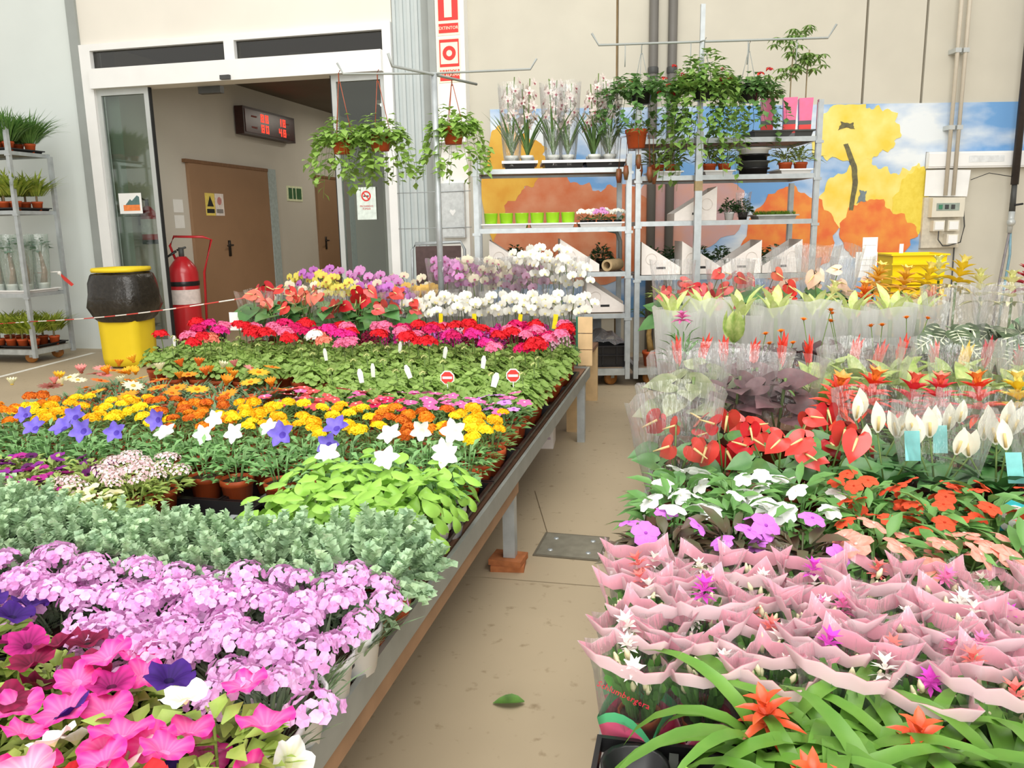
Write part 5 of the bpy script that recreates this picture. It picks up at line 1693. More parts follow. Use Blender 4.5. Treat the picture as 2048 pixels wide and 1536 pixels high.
for i, (s, lb) in enumerate(((.19, 'beside the hanging pitcher plant'), (.295, 'under the cascading basket, next to the pitcher plant'), (.585, 'beside the grey pole'), (.7, 'next to the stack of round trays'), (1.16, 'on the other side of the tray stack'), (1.275, 'at the open end of the trolley'))):
    t = thing('pot_plant', 'leafy plant in a terracotta pot ' + lb, 'plant', onrack(s, .12, 1.6), i * 2.1, 'plants in terracotta pots on the trolley')
    put('pot', pot_mesh(.052, .085, TERRA), t)
    put('foliage', GVF[i % 2], t)
PINK = mat('pink_foil', '#d9407c', .25, .15, 25, .5)
for i, (s, d) in enumerate(((1.0, .1), (1.16, .08), (1.29, .12))):
    t = thing('schefflera', ['umbrella plant in a pink and black pot beside the trailing basket', 'umbrella plant in a pink and black pot, middle of three', 'umbrella plant in a pink and black pot by the trolley post'][i], 'plant', onrack(s, d, 1.868), 0, 'umbrella plants in pink pots')
    put('pot', MB().lathe([(.001, 0), (.05, 0), (.053, .1)], 4).lathe([(.0535, .1), (.062, .24), (.057, .24), (.05, .1)], 4, 1).lathe([(.0515, .02), (.0535, .075)], 4, 2).mesh('pot', [BLACKP, PINK, RED], False), t, (0, 0, 0), PI / 4, 1.15)
    tops = [(-.02, -.02, .42 + .05 * i), (.05, 0, .55 + .06 * (i == 1)), (-.06, .02, .66 + .05 * i)] if i else [(0, 0, .32), (-.06, 0, .42)]
    put('stem', MB().tube([(0, 0, .1), (0, 0, .45), (.01, 0, .62 if i else .4)], .005, 5).mesh('stem', mat('woody_stem', '#9a8a6a', .7)), t)
    for tp in tops:
        g = MB()
        for w in range(7):
            a = w * .9 + i
            c_ = Vector(tp) + Vector((.07 * math.cos(a), .07 * math.sin(a), SR.uniform(-.05, .03)))
            g.tube([(0, 0, tp[2] - .04), tuple(c_)], .002, 3)
            for k in range(7):
                b = k * .9 + a
                g.leaf(basis((math.cos(b), math.sin(b), -.2), (0, 0, 1), c_), SR.uniform(.055, .085), .022, 3, .35, .15, .5)
        put('foliage', g.mesh('foliage', leafmat('umbrella_leaf', '#74964c', .25, c2='#8fae62')), t)
for i, (s, lb, mt2) in enumerate(((.755, 'small dark plant in a pale pot on the middle shelf', WHITEP), (.86, 'small plant in a clear wrapped black pot on the middle shelf', BLACKP))):
    t = thing('pot_plant', lb, 'plant', onrack(s, .15, 1.265), 0)
    put('pot', pot_mesh(.04, .06, mt2), t)
    put('foliage', DKF[i % 2], t, (0, 0, .0), None, .8)
    if i:
        put('sleeve', sleeve_mesh(.04, .06, .02, .2, CLEAR2, .2, 12, 5), t)
spt = random.Random(8)
g = MB()
for k in range(420):
    p = (spt.uniform(.01, .29), spt.uniform(.01, .21), .02)
    g.leaf(basis((spt.uniform(-.5, .5), spt.uniform(-.5, .5), 1), (1, 0, 0), p), .05, .012, 1, .2, .1, .5)
for o in bpy.data.objects:
    if o.name == 'sprout_tray':
        sp_o = put('sprouts', g.mesh('sprouts', leafmat('sprout_green', '#8fb545')), o)
        sp_o['kind'] = 'stuff'
t = thing('palm_pot', 'small palm trunk in a terracotta pot on the trolley base', 'plant', onrack(.16, .1, .143))
put('pot', pot_mesh(.07, .12, TERRA), t)
put('trunk', MB().tube([(0, 0, .1), (-.02, 0, .25), (.0, 0, .4)], [.03, .02, .015], 8).mesh('trunk', mat('palm_trunk', '#a58650', .8, .3, 30)), t)
put('foliage', foliage(330, leafmat('palm_leaf', '#5e8040'), 24, .1, .36, .5, .14, .02, .8, .5), t)
for o_, lb in ((.2, 'pale variegated plant low on the trolley behind the white sleeves'),):
    t = thing('pot_plant', lb, 'plant', onrack(o_, -.12, .62))
    put('pot', pot_mesh(.05, .08, BLACKP), t)
    put('foliage', foliage(331, leafmat('pale_variegated_leaf', '#b9c77a', .3, c2='#7f9a4c'), 40, .1, .06, .16, .06, .03, .5), t)
    put('stand', MB().tube([(0, 0, -.62), (0, 0, 0)], .012, 6).lathe([(.001, -.005), (.08, -.005), (.08, 0), (.001, 0)], 10).lathe([(.001, -.62), (.1, -.62), (.1, -.61), (.001, -.61)], 10).mesh('stand', GREYP), t)

# ---------------------------------------------------------------- trolley beside the bin
CX = -6.27
ROWS = [('bamboo_palm', 'feathery green palm in a terracotta pot on the uppermost shelf by the bin', 2.026, '#5d8a45', '#7ba659', .42),
        ('dragon_plant', 'yellow green dragon plant in a terracotta pot on the second shelf by the bin', 1.476, '#7d9a3c', '#b4bf52', .36),
        ('dragon_plant', 'small yellow green dragon plant in a terracotta pot on the base by the bin', .145, '#87a03a', '#bcc552', .34)]
for rix, (nm, lb, z, c1, c2, h) in enumerate(ROWS):
    fm_ = [grassy(340 + rix * 3 + k, leafmat('trolley_leaf_%d' % rix, c1, .3, c2=c2), 230 if rix == 0 else 80, .14, .1, h - .04, .013 if rix == 0 else .024, .5) for k in range(2)]
    for i in range(5):
        for j in range(2):
            x, y = CX - .085 - i * .135, 6.68 + j * .26
            t = thing(nm, lb, 'plant', (x, y, z), i * 1.3 + j, lb.split(' in ')[0] + 's')
            put('pot', POT_T, t)
            put('foliage', fm_[(i + j) % 2], t, (0, 0, .0 if rix == 0 else .05), None, 1.15)
            if rix:
                put('stem', MB().tube([(0, 0, .08), (0, 0, .2)], .01, 6).mesh('stem', mat('woody_stem', '#9a8a6a', .7)), t)
    for i in range(2):
        tag(put('plant_tray', tray_mesh(.36, .44, .03, BLACKP), None, (CX - .4 - i * .4, 6.61, z - .0015)), ['shallow black tray of %s at the bin end of the shelf', 'shallow black tray of %s further along the shelf'][i] % ['feathery palms', 'dragon plants', 'small dragon plants'][rix], 'tray')
# sleeved plants on the third shelf
for i in range(2):
    tag(put('pot_tray', tray_mesh(.38, .44, .035, WHITEP), None, (CX - .42 - i * .41, 6.6, .684)), ['white tray of sleeved plants at the bin end of the shelf', 'white tray of sleeved plants further along the shelf'][i], 'tray')
for i in range(4):
    for j in range(2):
        t = thing('sleeved_plant', 'bare grafted plant in a tall clear sleeve on the trolley by the bin', 'plant', (CX - .11 - i * .16, 6.7 + j * .22, .686), i + j, 'sleeved plants on the trolley')
        put('pot', pot_mesh(.055, .09, WHITEP), t)
        put('trunk', MB().tube([(0, 0, .08), (.02, 0, .2), (0, 0, .4)], [.035, .028, .012], 8).mesh('trunk', mat('grafted_trunk', '#9c7c66', .8, .3, 25)), t)
        put('foliage', foliage(350, leafmat('sage_leaf', '#7c9a86', .2), 22, .09, .38, .52, .09, .04, .6), t)
        put('sleeve', sleeve_mesh(.055, .085, .03, .56, film('green_print_film', '#dff0e4', .62, .15, .7), .3, 14, 9), t)

# ================================================================ plants on the bench beside the aisle
SR = random.Random(77)
# --- bromeliads along the near end
BRL = [single_leaf(.19, .021, leafmat('bromeliad_leaf', '#5f8f34', .2, 14, .35, .25, .12, c2='#7fa84a'), 7, .8 + .3 * k, .25, .3, .03, .7) for k in range(2)]


def bract_star(n, L, W, mt, rows=3, tilt0=.25, dt=.4, tipm=None):
    g = MB()
    for j in range(rows):
        for k in range(n - j):
            a = 2 * PI * (k + .5 * (j % 2)) / (n - j)
            ti = tilt0 + dt * j
            d = Vector((math.cos(a) * math.cos(ti), math.sin(a) * math.cos(ti), math.sin(ti)))
            g.leaf(basis(d, (0, 0, 1), (0, 0, .012 * j)), L * (1 - .16 * j), W, 4, .35, .3, .35, 0, .03, .5)
    return g.mesh('bract', mt)


BST = bract_star(6, .046, .015, mat('bract_orange_red', '#e04a28', .3, .1, 20, .5, trans=.15, c2='#ea6838'))
bro = [(.12, 1.08), (.215, 1.07), (.31, 1.06), (.43, 1.06), (.55, 1.06), (.66, 1.08), (.16, .95), (.255, .93), (.36, .92), (.48, .92), (.59, .95), (.18, .84), (.3, .82), (.42, .82)]
for i, (x, y) in enumerate(bro):
    near_b = y < .95
    t = thing('bromeliad', ('green bromeliad with an orange red star, %s' if i % 2 == 0 else 'green bromeliad showing arching leaves only, %s') % ['in the rank beside the sleeved cactus plants', 'in the middle rank', 'in the outermost rank'][0 if y > 1. else (2 if y < .9 else 1)], 'bromeliad', (x, y, BZ - .01), SR.uniform(0, 6), 'bromeliads', 1.3)
    put('pot', pot_mesh(.045, .08, BLACKP), t)
    for k in range(21):
        a = k * 2.39996
        e = .45 + 1.6 * (k / 21)
        put('leaf', BRL[k % 2], t, (.008 * math.cos(a), .008 * math.sin(a), .075), basis((math.cos(a), math.sin(a), e), (0, 0, 1)).to_quaternion(), SR.uniform(.85, 1.12))
    if i % 2 == 0:
        put('flower', BST, t, (0, 0, .11 + .02 * (i % 2)), facing((SR.uniform(-.2, .2), SR.uniform(-.3, .1), 1)), SR.uniform(.85, 1.15))
# empty tray with cups
t = thing('cup_tray', 'empty black tray with round cups at the corner of the bench', 'tray', (-.13, .80, TZ - .0135))
put('deck', MB().box(0, .24, 0, .008, .03, .055).box(0, .008, .008, .33, .03, .055).box(.232, .24, .008, .33, .03, .055).box(0, .24, .33, .338, .03, .055).box(.008, .232, .008, .33, 0, .01).mesh('deck', BLACKP, False), t)
cup = MB().lathe([(.03, .01), (.048, .05), (.052, .055), (.046, .052), (.028, .012), (.001, .012)], 16).mesh('cup', BLACKP)
for j in range(3):
    for i in range(2):
        put('cup', cup, t, (.063 + i * .112, .06 + j * .108, 0))
put('web', MB().box(.112, .126, .02, .32, .03, .05).box(.02, .22, .108, .118, .03, .05).box(.02, .22, .216, .226, .03, .05).mesh('web', GREYP, False), t)
for k, (x, y, c1, c2, lb) in enumerate(((-.085, .87, '#c9d08a', '#8fae52', 'tiny pale variegated plant sitting in the black cup tray'), (.03, .93, '#8fc04a', '#a9d568', 'small round leaved green plant beside the cup tray'))):
    pot_plant('small_plant', lb, 'plant', None, x, y, pot_mesh(.03, .05, BLACKP), foliage(400 + k, leafmat('small_leaf_%d' % k, c1, c2=c2), 46, .06, .05, .12, .028, .024, .6), z=BZ + .0)

# --- Christmas cactus in printed sleeves
SCS = leafmat('cactus_segment', '#4f7f3f', .3, 30, .45, .15, .12, c2='#6c9a4e')
CRM = petal('cream_bud', '#f2ebc4', .06)
PKO = mat('sleeve_pink_print', '#ffeef1', .35, .03, 10, .4, trans=.4)
PKI = mat('sleeve_rose_print', '#f8b6c6', .35, .08, 10, .4, trans=.4)
PR1 = mat('sleeve_red_print', '#dc2f4a', .35, .06)
PR2 = mat('sleeve_mid_pink_print', '#e45f86', .35, .06)
PR3 = mat('sleeve_green_print', '#5fc98a', .35, .06)


def cactus(seed):
    r = random.Random(seed)
    g = MB()
    for i in range(30):
        a, q = i * 2.39996, math.sqrt((i + .5) / 30)
        p = Vector((.012 * math.cos(a), .012 * math.sin(a), .06))
        d = Vector((math.cos(a) * q * .42, math.sin(a) * q * .42, 1))
        for k in range(4):
            L = .03
            g.leaf(basis(d, (-math.sin(a), math.cos(a), .2), p), L, .014, 2, .1, .05, .5, 0, .5)
            p = p + d.normalized() * L * .93
            d = d + Vector((math.cos(a) * .1 * q, math.sin(a) * .1 * q, -.05 * q))
    return g.mesh('foliage', SCS)


def cactus_buds(seed):
    r = random.Random(seed)
    g = MB()
    for i in range(12):
        a, q = r.uniform(0, 6.28), math.sqrt(r.random())
        p = Vector((.045 * q * math.cos(a), .045 * q * math.sin(a), .165 - .035 * q + r.uniform(-.01, .015)))
        d = Vector((math.cos(a) * .4, math.sin(a) * .4, 1)).normalized()
        g.tube([p, p + d * .011, p + d * .022], [.003, .0055, .0015], 5)
    return g.mesh('bud', CRM)


def cactus_flower(c):
    g = MB()
    for j in range(3):
        for k in range(6):
            a = 2 * PI * (k + .5 * j) / 6
            ti = .15 + .45 * j
            g.leaf(basis((math.cos(a) * math.cos(ti), math.sin(a) * math.cos(ti), math.sin(ti)), (0, 0, 1), (0, 0, .008 * j)), .024, .009, 2, .3, .1, .5)
    return g.mesh('flower', c)


CFO, CBD = [cactus(500 + k) for k in range(3)], [cactus_buds(510 + k) for k in range(3)]
CFL = [cactus_flower(petal('cactus_white', '#fbf6ee', .04)), cactus_flower(petal('cactus_pink', '#e77ab0', .1)), cactus_flower(petal('cactus_magenta', '#dd4fc6', .1)), cactus_flower(petal('cactus_coral', '#ef7f78', .1))]


def ring_pts(half, n, lift=0.):
    """square outline, corner factor 0..1"""
    out = []
    for s in range(4):
        for k in range(n):
            u = -1 + 2 * k / n
            x, y = [(u, -1), (1, u), (-u, 1), (-1, -u)][s]
            out.append((x * half, y * half, abs(u) ** 2.2))
    return out


def strip_ring(rows, ms, mis):
    """rows: list of functions -> list of points; joins them into a band"""
    g = MB()
    n = len(rows[0])
    g.v = [tuple(p) for r_ in rows for p in r_]
    for i in range(len(rows) - 1):
        for k in range(n):
            g.f.append([i * n + k, i * n + (k + 1) % n, (i + 1) * n + (k + 1) % n, (i + 1) * n + k])
            g.m.append(mis[i])
    return g.mesh('print', ms)


def lvl(half, z, corner=0., out=0., n=6, wave=0.):
    return [(x * (1 + out * c), y * (1 + out * c), z + corner * c + wave * math.sin(3 * PI * c)) for x, y, c in ring_pts(half, n)]


CSL = strip_ring([lvl(.037, .0), lvl(.048, .07), lvl(.055, .15), lvl(.06, .19, .02, .1)], [CLEAR], [0, 0, 0])
CBA = strip_ring([lvl(.0378, .0), lvl(.0440, .045, -.012), lvl(.0490, .080, -.024), lvl(.0502, .090, -.028)], [PR1, PR2, PKI], [0, 1, 2])
CBB = strip_ring([lvl(.0378, .0), lvl(.0435, .040, -.012), lvl(.0478, .070, -.02), lvl(.0502, .090, -.026)], [PR1, PR2, PR3], [0, 1, 2])
CCO = [strip_ring([lvl(.0580, .160, .016, .06, wave=w * .5), lvl(.0615, .184, .022, .20, wave=w)], [PKO], [0]) for w in (.006, -.004, .010)]
CCI = [strip_ring([lvl(.0567, .160, .016, .06, wave=w * .5), lvl(.0603, .184, .022, .20, wave=w)], [PKI], [0]) for w in (.006, -.004, .010)]
scr = bpy.data.curves.new('script_lettering', 'FONT')
scr.body = 'Schlumbergera'
scr.size = .016
scr.shear = .35
scr.align_x = 'CENTER'
scr.resolution_u = 1
scr.materials.append(PR1)
tmp = bpy.data.objects.new('script_tmp', scr)
SCRIPT = bpy.data.meshes.new_from_object(tmp)
bpy.data.objects.remove(tmp)
POT_C = pot_mesh(.036, .07, BROWNPOT)
cpos = grid(-.075, .98, 1.19, 1.54, .1055, .092, .008, 20, lambda x, y: x < y * .62 + .02)
for i, (x, y) in enumerate(cpos):
    ci = [0, 0, 1, 0, 3, 0, 2][(i * 5) % 7]
    cname = ['white', 'pink', 'magenta', 'coral'][ci]
    edge = x < -.01
    t = thing('christmas_cactus', 'Christmas cactus with %s blooms in a pink winged sleeve, %s' % (cname, 'along the aisle' if edge else 'touching the bromeliads' if y < 1.23 else 'touching the impatiens' if y > 1.5 else 'inside the block'), 'cactus', (x, y, BZ - .009), SR.choice([0, PI / 2, PI]) + SR.uniform(-.6, .6), 'Christmas cacti in pink sleeves', SR.uniform(.92, 1.06))
    t.rotation_euler[0], t.rotation_euler[1] = SR.uniform(-.05, .05), SR.uniform(-.05, .05)
    put('pot', POT_C, t)
    put('foliage', CFO[i % 3], t)
    put('buds', CBD[i % 3], t)['kind'] = 'stuff'
    for p in dome_spots(SR, SR.choice([1, 1, 2]), .045, .182, .02, .028):
        put('flower', CFL[ci], t, p, upfacing(SR, .6, p[0], p[1]), SR.uniform(.75, 1.05))
    s = put('sleeve', CSL, t)
    put('printed_band', CBA if i % 2 else CBB, s)
    put('collar', CCO[i % 3], s)
    put('collar_lining', CCI[i % 3], s)
    put('lettering', SCRIPT, s, (0, -.0565, .125), (PI / 2 - .08, SR.uniform(-.2, .1), 0))

# --- New Guinea impatiens
IMF = [foliage(520 + k, leafmat('impatiens_leaf', '#5a8a46', .25, 14, .35, .25, .12, c2='#74a458'), 64, .11, .08, .2, .075, .026, .55, .35, .2, 3) for k in range(2)]
IMD = [foliage(525 + k, leafmat('impatiens_bronze_leaf', '#4f5a38', .3, 14, .35, .15, .12, c2='#5d3d35'), 64, .11, .08, .19, .075, .024, .55, .35, .2, 3) for k in range(2)]
IFC = {'white': ('#fcfbf8', '#f0ecd8'), 'violet pink': ('#d77ee2', '#b04fc0'), 'orange red': ('#ee5836', '#c23a1e'), 'salmon': ('#f28f7a', '#fbd0c4')}
IFL = {c: rosette(5, .034, .03, .1, [petal('impatiens_' + c.replace(' ', '_'), a, .06, c2=('#f7b8a8' if c == 'salmon' else None), scale=60), petal('impatiens_eye_' + c.replace(' ', '_'), b)], 1, .25, .05, .65, .004, 3, .5) for c, (a, b) in IFC.items()}


def impatiens(c, pts, fols, nf, sc, lab):
    for i, (x, y) in enumerate(pts):
        fl = [('flower', IFL[c], p, upfacing(SR, .75, p[0], p[1] - .06), SR.uniform(.8, 1.1) * sc) for p in dome_spots(SR, nf, .1, .215, .045, .042 * sc)]
        pot_plant('impatiens', lab, 'flower', 'impatiens, ' + c, x, y, POT_BR, fols[i % 2], fl)


impatiens('violet pink', [(-.04, 1.70), (.1, 1.72), (.24, 1.7)], IMD, 4, .95, 'violet pink impatiens with bronze leaves behind the pink sleeves')
impatiens('white', [(-.04, 1.87), (.1, 1.88), (.25, 1.86), (-.02, 2.03), (.13, 2.04), (.27, 2.02)], IMF, 5, .92, 'white impatiens with dark green leaves beside the aisle')
impatiens('salmon', [(.39, 1.68), (.53, 1.66), (.65, 1.68), (.9, 1.66)], IMF, 6, 1.1, 'salmon pink impatiens with large pale edged blooms')
impatiens('orange red', [(.4, 1.86), (.54, 1.87), (.66, 1.86), (.42, 2.03), (.56, 2.04), (.68, 2.02), (.92, 1.9), (.86, 2.06), (1.0, 2.05)], IMF, 7, .72, 'orange red impatiens with small blooms behind the salmon ones')

# --- turquoise tagged pot at the end of the impatiens
TEAL = mat('turquoise_card', '#39bcc4', .45, .04)
t = thing('plant_label', 'big turquoise plant label with a white oval panel beside the orange impatiens', 'label', (.75, 1.95, BZ), (0, 0, -.25))
put('card', MB().prism([(-.06, .1), (-.02, .1), (.0, .02), (.035, .03), (.045, .2), (.02, .205), (.0, .19), (-.03, .2), (-.06, .17)], -.002, .0).mesh('card', TEAL, False), t)
put('panel', MB().prism([(-.022 + .03 * math.cos(k * PI / 8), .155 + .034 * math.sin(k * PI / 8)) for k in range(16)], -.004, -.002).mesh('panel', WHITEP, False), t)
put('stake', boxmesh('stake', -.008, .008, -.001, .001, 0, .1, TEAL), t)
pot_plant('pot_plant', 'leafy plant in a wide terracotta pot beside the turquoise label', 'plant', None, .8, 1.8, pot_mesh(.07, .12, TERRA), IMF[0])

# --- red anthuriums
SLV_A = [sleeve_mesh(.06, .13, .05, .34, CLEAR, .3, 16, 40 + k, .8) for k in range(2)]
for i, (x, y) in enumerate(((-.04, 2.24), (.1, 2.26), (.24, 2.24), (.37, 2.26), (-.03, 2.44), (.12, 2.45), (.28, 2.44), (.4, 2.46))):
    front = y < 2.35
    anthurium('anthurium', ('red anthurium behind the white impatiens, ' if front else 'red anthurium before the dark begonias, ') + ['at the aisle', 'second from the aisle', 'second from the peace lilies', 'beside the peace lilies'][i % 4], 'red anthuriums beside the aisle', x, y, ['red', 'deep red', 'red'][i % 3], .27, 4, 6, sleeve=SLV_A[i % 2] if i % 4 == 0 else None, lsc=.6, fsc=.82, R=.09)

# --- peace lilies
SPL = [single_leaf(.17, .045, leafmat('peace_lily_leaf', '#3f6e3a', .25, 12, .32, .15, .12, c2='#588a48'), 6, .5 + .2 * k, .2, .45) for k in range(2)]
WSP = MB().leaf(Matrix.Identity(4), .08, .036, 5, .1, .22, .45, 0).tube([(0, .008, .004), (0, .045, .01)], .0035, 6, 1).mesh('flower', [petal('white_spathe', '#f8f6e6', .05), SPX])
for i, (x, y) in enumerate(grid(.52, 1.38, 2.26, 2.46, .14, .18, .015, 24)):
    t = thing('peace_lily', 'peace lily with upright white spathes and a turquoise tag' if i % 2 == 0 else 'peace lily with upright white spathes in a clear sleeve', 'flower', (x, y, BZ), SR.uniform(-.4, .4), 'peace lilies')
    put('pot', POT_BR, t)
    for k in range(13):
        a = k * 2.4
        put('leaf', SPL[k % 2], t, (.01 * math.cos(a), .01 * math.sin(a), .1), basis((math.cos(a), math.sin(a), 1.1 + SR.uniform(0, 1.2)), (0, 0, 1)).to_quaternion(), SR.uniform(.8, 1.15))
    for k in range(4):
        a = k * 1.7 + SR.uniform(-.4, .4)
        p = Vector((.07 * math.cos(a), .05 * math.sin(a), SR.uniform(.19, .27)))
        put('stalk', MB().tube([(0, 0, .09), tuple(p)], .0025, 4).mesh('stalk', STEM), t)
        put('flower', WSP, t, p, basis((SR.uniform(-.3, .3), SR.uniform(-.3, .2), 1), (0, -1, 0)).to_quaternion(), SR.uniform(.85, 1.15))
    if i % 2 == 0:
        put('plant_tag', boxmesh('plant_tag', -.018, .018, -.001, .001, -.04, .04, mat('pale_turquoise_card', '#8fdcdc', .45)), t, (.03, -.07, SR.uniform(.2, .26)), (0, SR.uniform(-.2, .2), SR.uniform(-.5, .5)))
    else:
        put('sleeve', SLV_A[0], t)

# --- guzmanias
GZL = [single_leaf(.26, .03, leafmat('guzmania_leaf', '#5f8f3e', .25, 12, .32, .2, .12, c2='#7ea655'), 6, .6 + .25 * k, .25, .3, .04, .7) for k in range(2)]


def guz_head(c, c2):
    g = MB()
    for j in range(5):
        for k in range(6):
            a = 2 * PI * (k + .5 * j) / 6
            ti = .15 + .27 * j
            g.leaf(basis((math.cos(a) * math.cos(ti), math.sin(a) * math.cos(ti), math.sin(ti)), (0, 0, 1), (0, 0, .02 * j)), .075 * (1 - .11 * j), .02, 4, .3, .3, .4, 0 if j < 4 else 1, .04, .5)
    return g.mesh('flower', [mat('guzmania_' + c.strip('#'), c, .3, .08, 20, .5, trans=.15), mat('guzmania_tip_' + c2.strip('#'), c2, .3, .08, 20, .5)])


GZH = {'red': guz_head('#e8482c', '#f29440'), 'coral red': guz_head('#e33f46', '#f0755c'), 'yellow': guz_head('#f2d43a', '#f8ea8a'), 'orange': guz_head('#f07a2c', '#f6b04a'), 'cream': guz_head('#f0ecb4', '#e6e6a0'), 'dark red': guz_head('#b81f33', '#d84a4a'), 'gold': guz_head('#eeb43a', '#f4d060')}


def guzmania(lab, group, x, y, c, h, lsc=1., sleeve=None, hs=1.):
    t = thing('guzmania', lab, 'bromeliad', (x, y, BZ), SR.uniform(0, 6), group)
    put('pot', POT_BR, t)
    for k in range(13):
        a = k * 2.39996
        put('leaf', GZL[k % 2], t, (.01 * math.cos(a), .01 * math.sin(a), .09), basis((math.cos(a), math.sin(a), .7 + 1.3 * k / 13), (0, 0, 1)).to_quaternion(), SR.uniform(.8, 1.1) * lsc)
    put('stalk', MB().tube([(0, 0, .1), (0, 0, h)], .007, 6).mesh('stalk', STEM), t)
    put('flower', GZH[c], t, (0, 0, h - .03), facing((SR.uniform(-.15, .15), SR.uniform(-.3, .05), 1)), SR.uniform(.9, 1.1) * hs)
    if sleeve:
        put('sleeve', sleeve, t)
    return t


for i, x in enumerate((.46, .56, .68, .78, .9, 1.02, 1.15, 1.26)):
    c = ['red', 'red', 'coral red', 'coral red', 'red', 'yellow', 'coral red', 'red'][i]
    guzmania('%s guzmania rising behind the peace lilies' % c, 'guzmanias behind the peace lilies', x, 2.74 + .04 * (i % 2), c, .24, .8, hs=1.3)

# --- dark begonias and ferny foliage in clear sleeves
BGL = heart_leaf(.11, None, cup=.1).mesh('leaf', leafmat('dark_begonia_leaf', '#54323a', .35, 18, .4, .1, .1, c2='#7a5a5c'))
BGG = heart_leaf(.11, None, cup=.1).mesh('leaf', leafmat('olive_begonia_leaf', '#6f7c4c', .35, 18, .4, .12, .1, c2='#a4a884'))
SLV_B = [sleeve_mesh(.07, .15, .06, .37, CLEAR2, .3, 16, 50 + k, .7) for k in range(2)]
for i, (x, y) in enumerate(((-.01, 2.86), (.15, 2.9), (.3, 2.88), (.05, 3.07), (.22, 3.08))):
    dark = i in (1, 2, 4)
    t = thing('begonia', ['olive patterned begonia in a bulky clear sleeve', 'dark wine leaved begonia in a bulky clear sleeve'][dark] + (' by the anthuriums' if y < 3 else ' by the flame bromeliads'), 'plant', (x, y, BZ), 0, 'sleeved begonias')
    put('pot', POT_BR, t)
    for k in range(13):
        a = k * 2.4
        q = math.sqrt((k + .5) / 13)
        p = Vector((.1 * q * math.cos(a), .1 * q * math.sin(a), .33 - .14 * q + SR.uniform(-.03, .03)))
        put('leaf', BGL if dark else BGG, t, p, basis((math.cos(a), math.sin(a), SR.uniform(-.6, .3)), (0, -.7, 1)).to_quaternion(), SR.uniform(.75, 1.1))
    put('stem', MB().tube([(0, 0, .08), (.02, 0, .3)], .006, 5).tube([(0, 0, .08), (-.04, 0, .26)], .004, 5).mesh('stem', STEM), t)
    put('sleeve', SLV_B[i % 2], t)

# --- dumb canes
DCL = [single_leaf(.17, .062, leafmat('dumb_cane_leaf', '#7fa544', .3, 22, .4, .25, .1, c2='#d6dc92'), 6, .35 + .2 * k, .2, .42) for k in range(2)]
for i, (x, y) in enumerate(grid(.46, 1.62, 3.1, 3.3, .165, .2, .02, 26)):
    t = thing('dumb_cane', 'pale green dumb cane in a clear sleeve' if i % 2 else 'pale green dumb cane with loose upright leaves', 'plant', (x, y, BZ), SR.uniform(0, 6), 'dumb canes')
    put('pot', POT_BR, t)
    for k in range(12):
        a = k * 2.4
        put('leaf', DCL[k % 2], t, (.02 * math.cos(a), .02 * math.sin(a), .12 + .008 * k), basis((math.cos(a), math.sin(a), 1.0 + SR.uniform(0, 1.5)), (0, 0, 1)).to_quaternion(), SR.uniform(.85, 1.15))
    put('stem', MB().tube([(0, 0, .08), (0, 0, .24)], .009, 6).mesh('stem', STEM), t)
    if i % 2:
        put('sleeve', SLV_B[i % 2], t)

# --- flame bromeliads
FLS = {}
for c, h in (('red', '#e2412e'), ('crimson', '#c92c3c'), ('yellow', '#ecc832')):
    g = MB()
    for j in range(7):
        sd = (-1) ** j
        g.leaf(basis((sd * .55, 0, 1), (0, -1, 0), (0, 0, .012 * j)), .075, .022, 3, .1, .4, .4, 0, .03, .6)
    g.leaf(basis((0, 0, 1), (0, -1, 0), (0, 0, .05)), .1, .03, 3, .05, .4, .4, 0, .03, .6)
    FLS[c] = g.mesh('flower', mat('flame_' + c, h, .3, .1, 20, .5, trans=.12))
for i, x in enumerate((-.06, .03, .14, .26, .38, .5, .66, .76, .86, .98, 1.1, 1.2, 1.3, 1.42, 1.55, 1.68)):
    c = ['red', 'red', 'red', 'red', 'red', 'red', 'red', 'red', 'red', 'red', 'yellow', 'crimson', 'crimson', 'crimson', 'yellow', 'red'][i]
    t = thing('flame_bromeliad', 'flame bromeliad with a flat %s sword of bracts' % c, 'bromeliad', (x, 3.6 + .05 * (i % 3), BZ), SR.uniform(-.5, .5), 'flame bromeliads')
    put('pot', POT_BR, t)
    for k in range(9):
        a = k * 2.4
        put('leaf', GZL[k % 2], t, (.01 * math.cos(a), .01 * math.sin(a), .09), basis((math.cos(a), math.sin(a), .6 + .08 * k), (0, 0, 1)).to_quaternion(), SR.uniform(.6, .8))
    put('stalk', MB().tube([(0, 0, .1), (0, 0, .22)], .006, 5).mesh('stalk', STEM), t)
    put('flower', FLS[c], t, (0, 0, .185 + SR.uniform(0, .03)), (0, SR.uniform(-.1, .35), 0), (.62, .9, SR.uniform(.9, 1.15)))

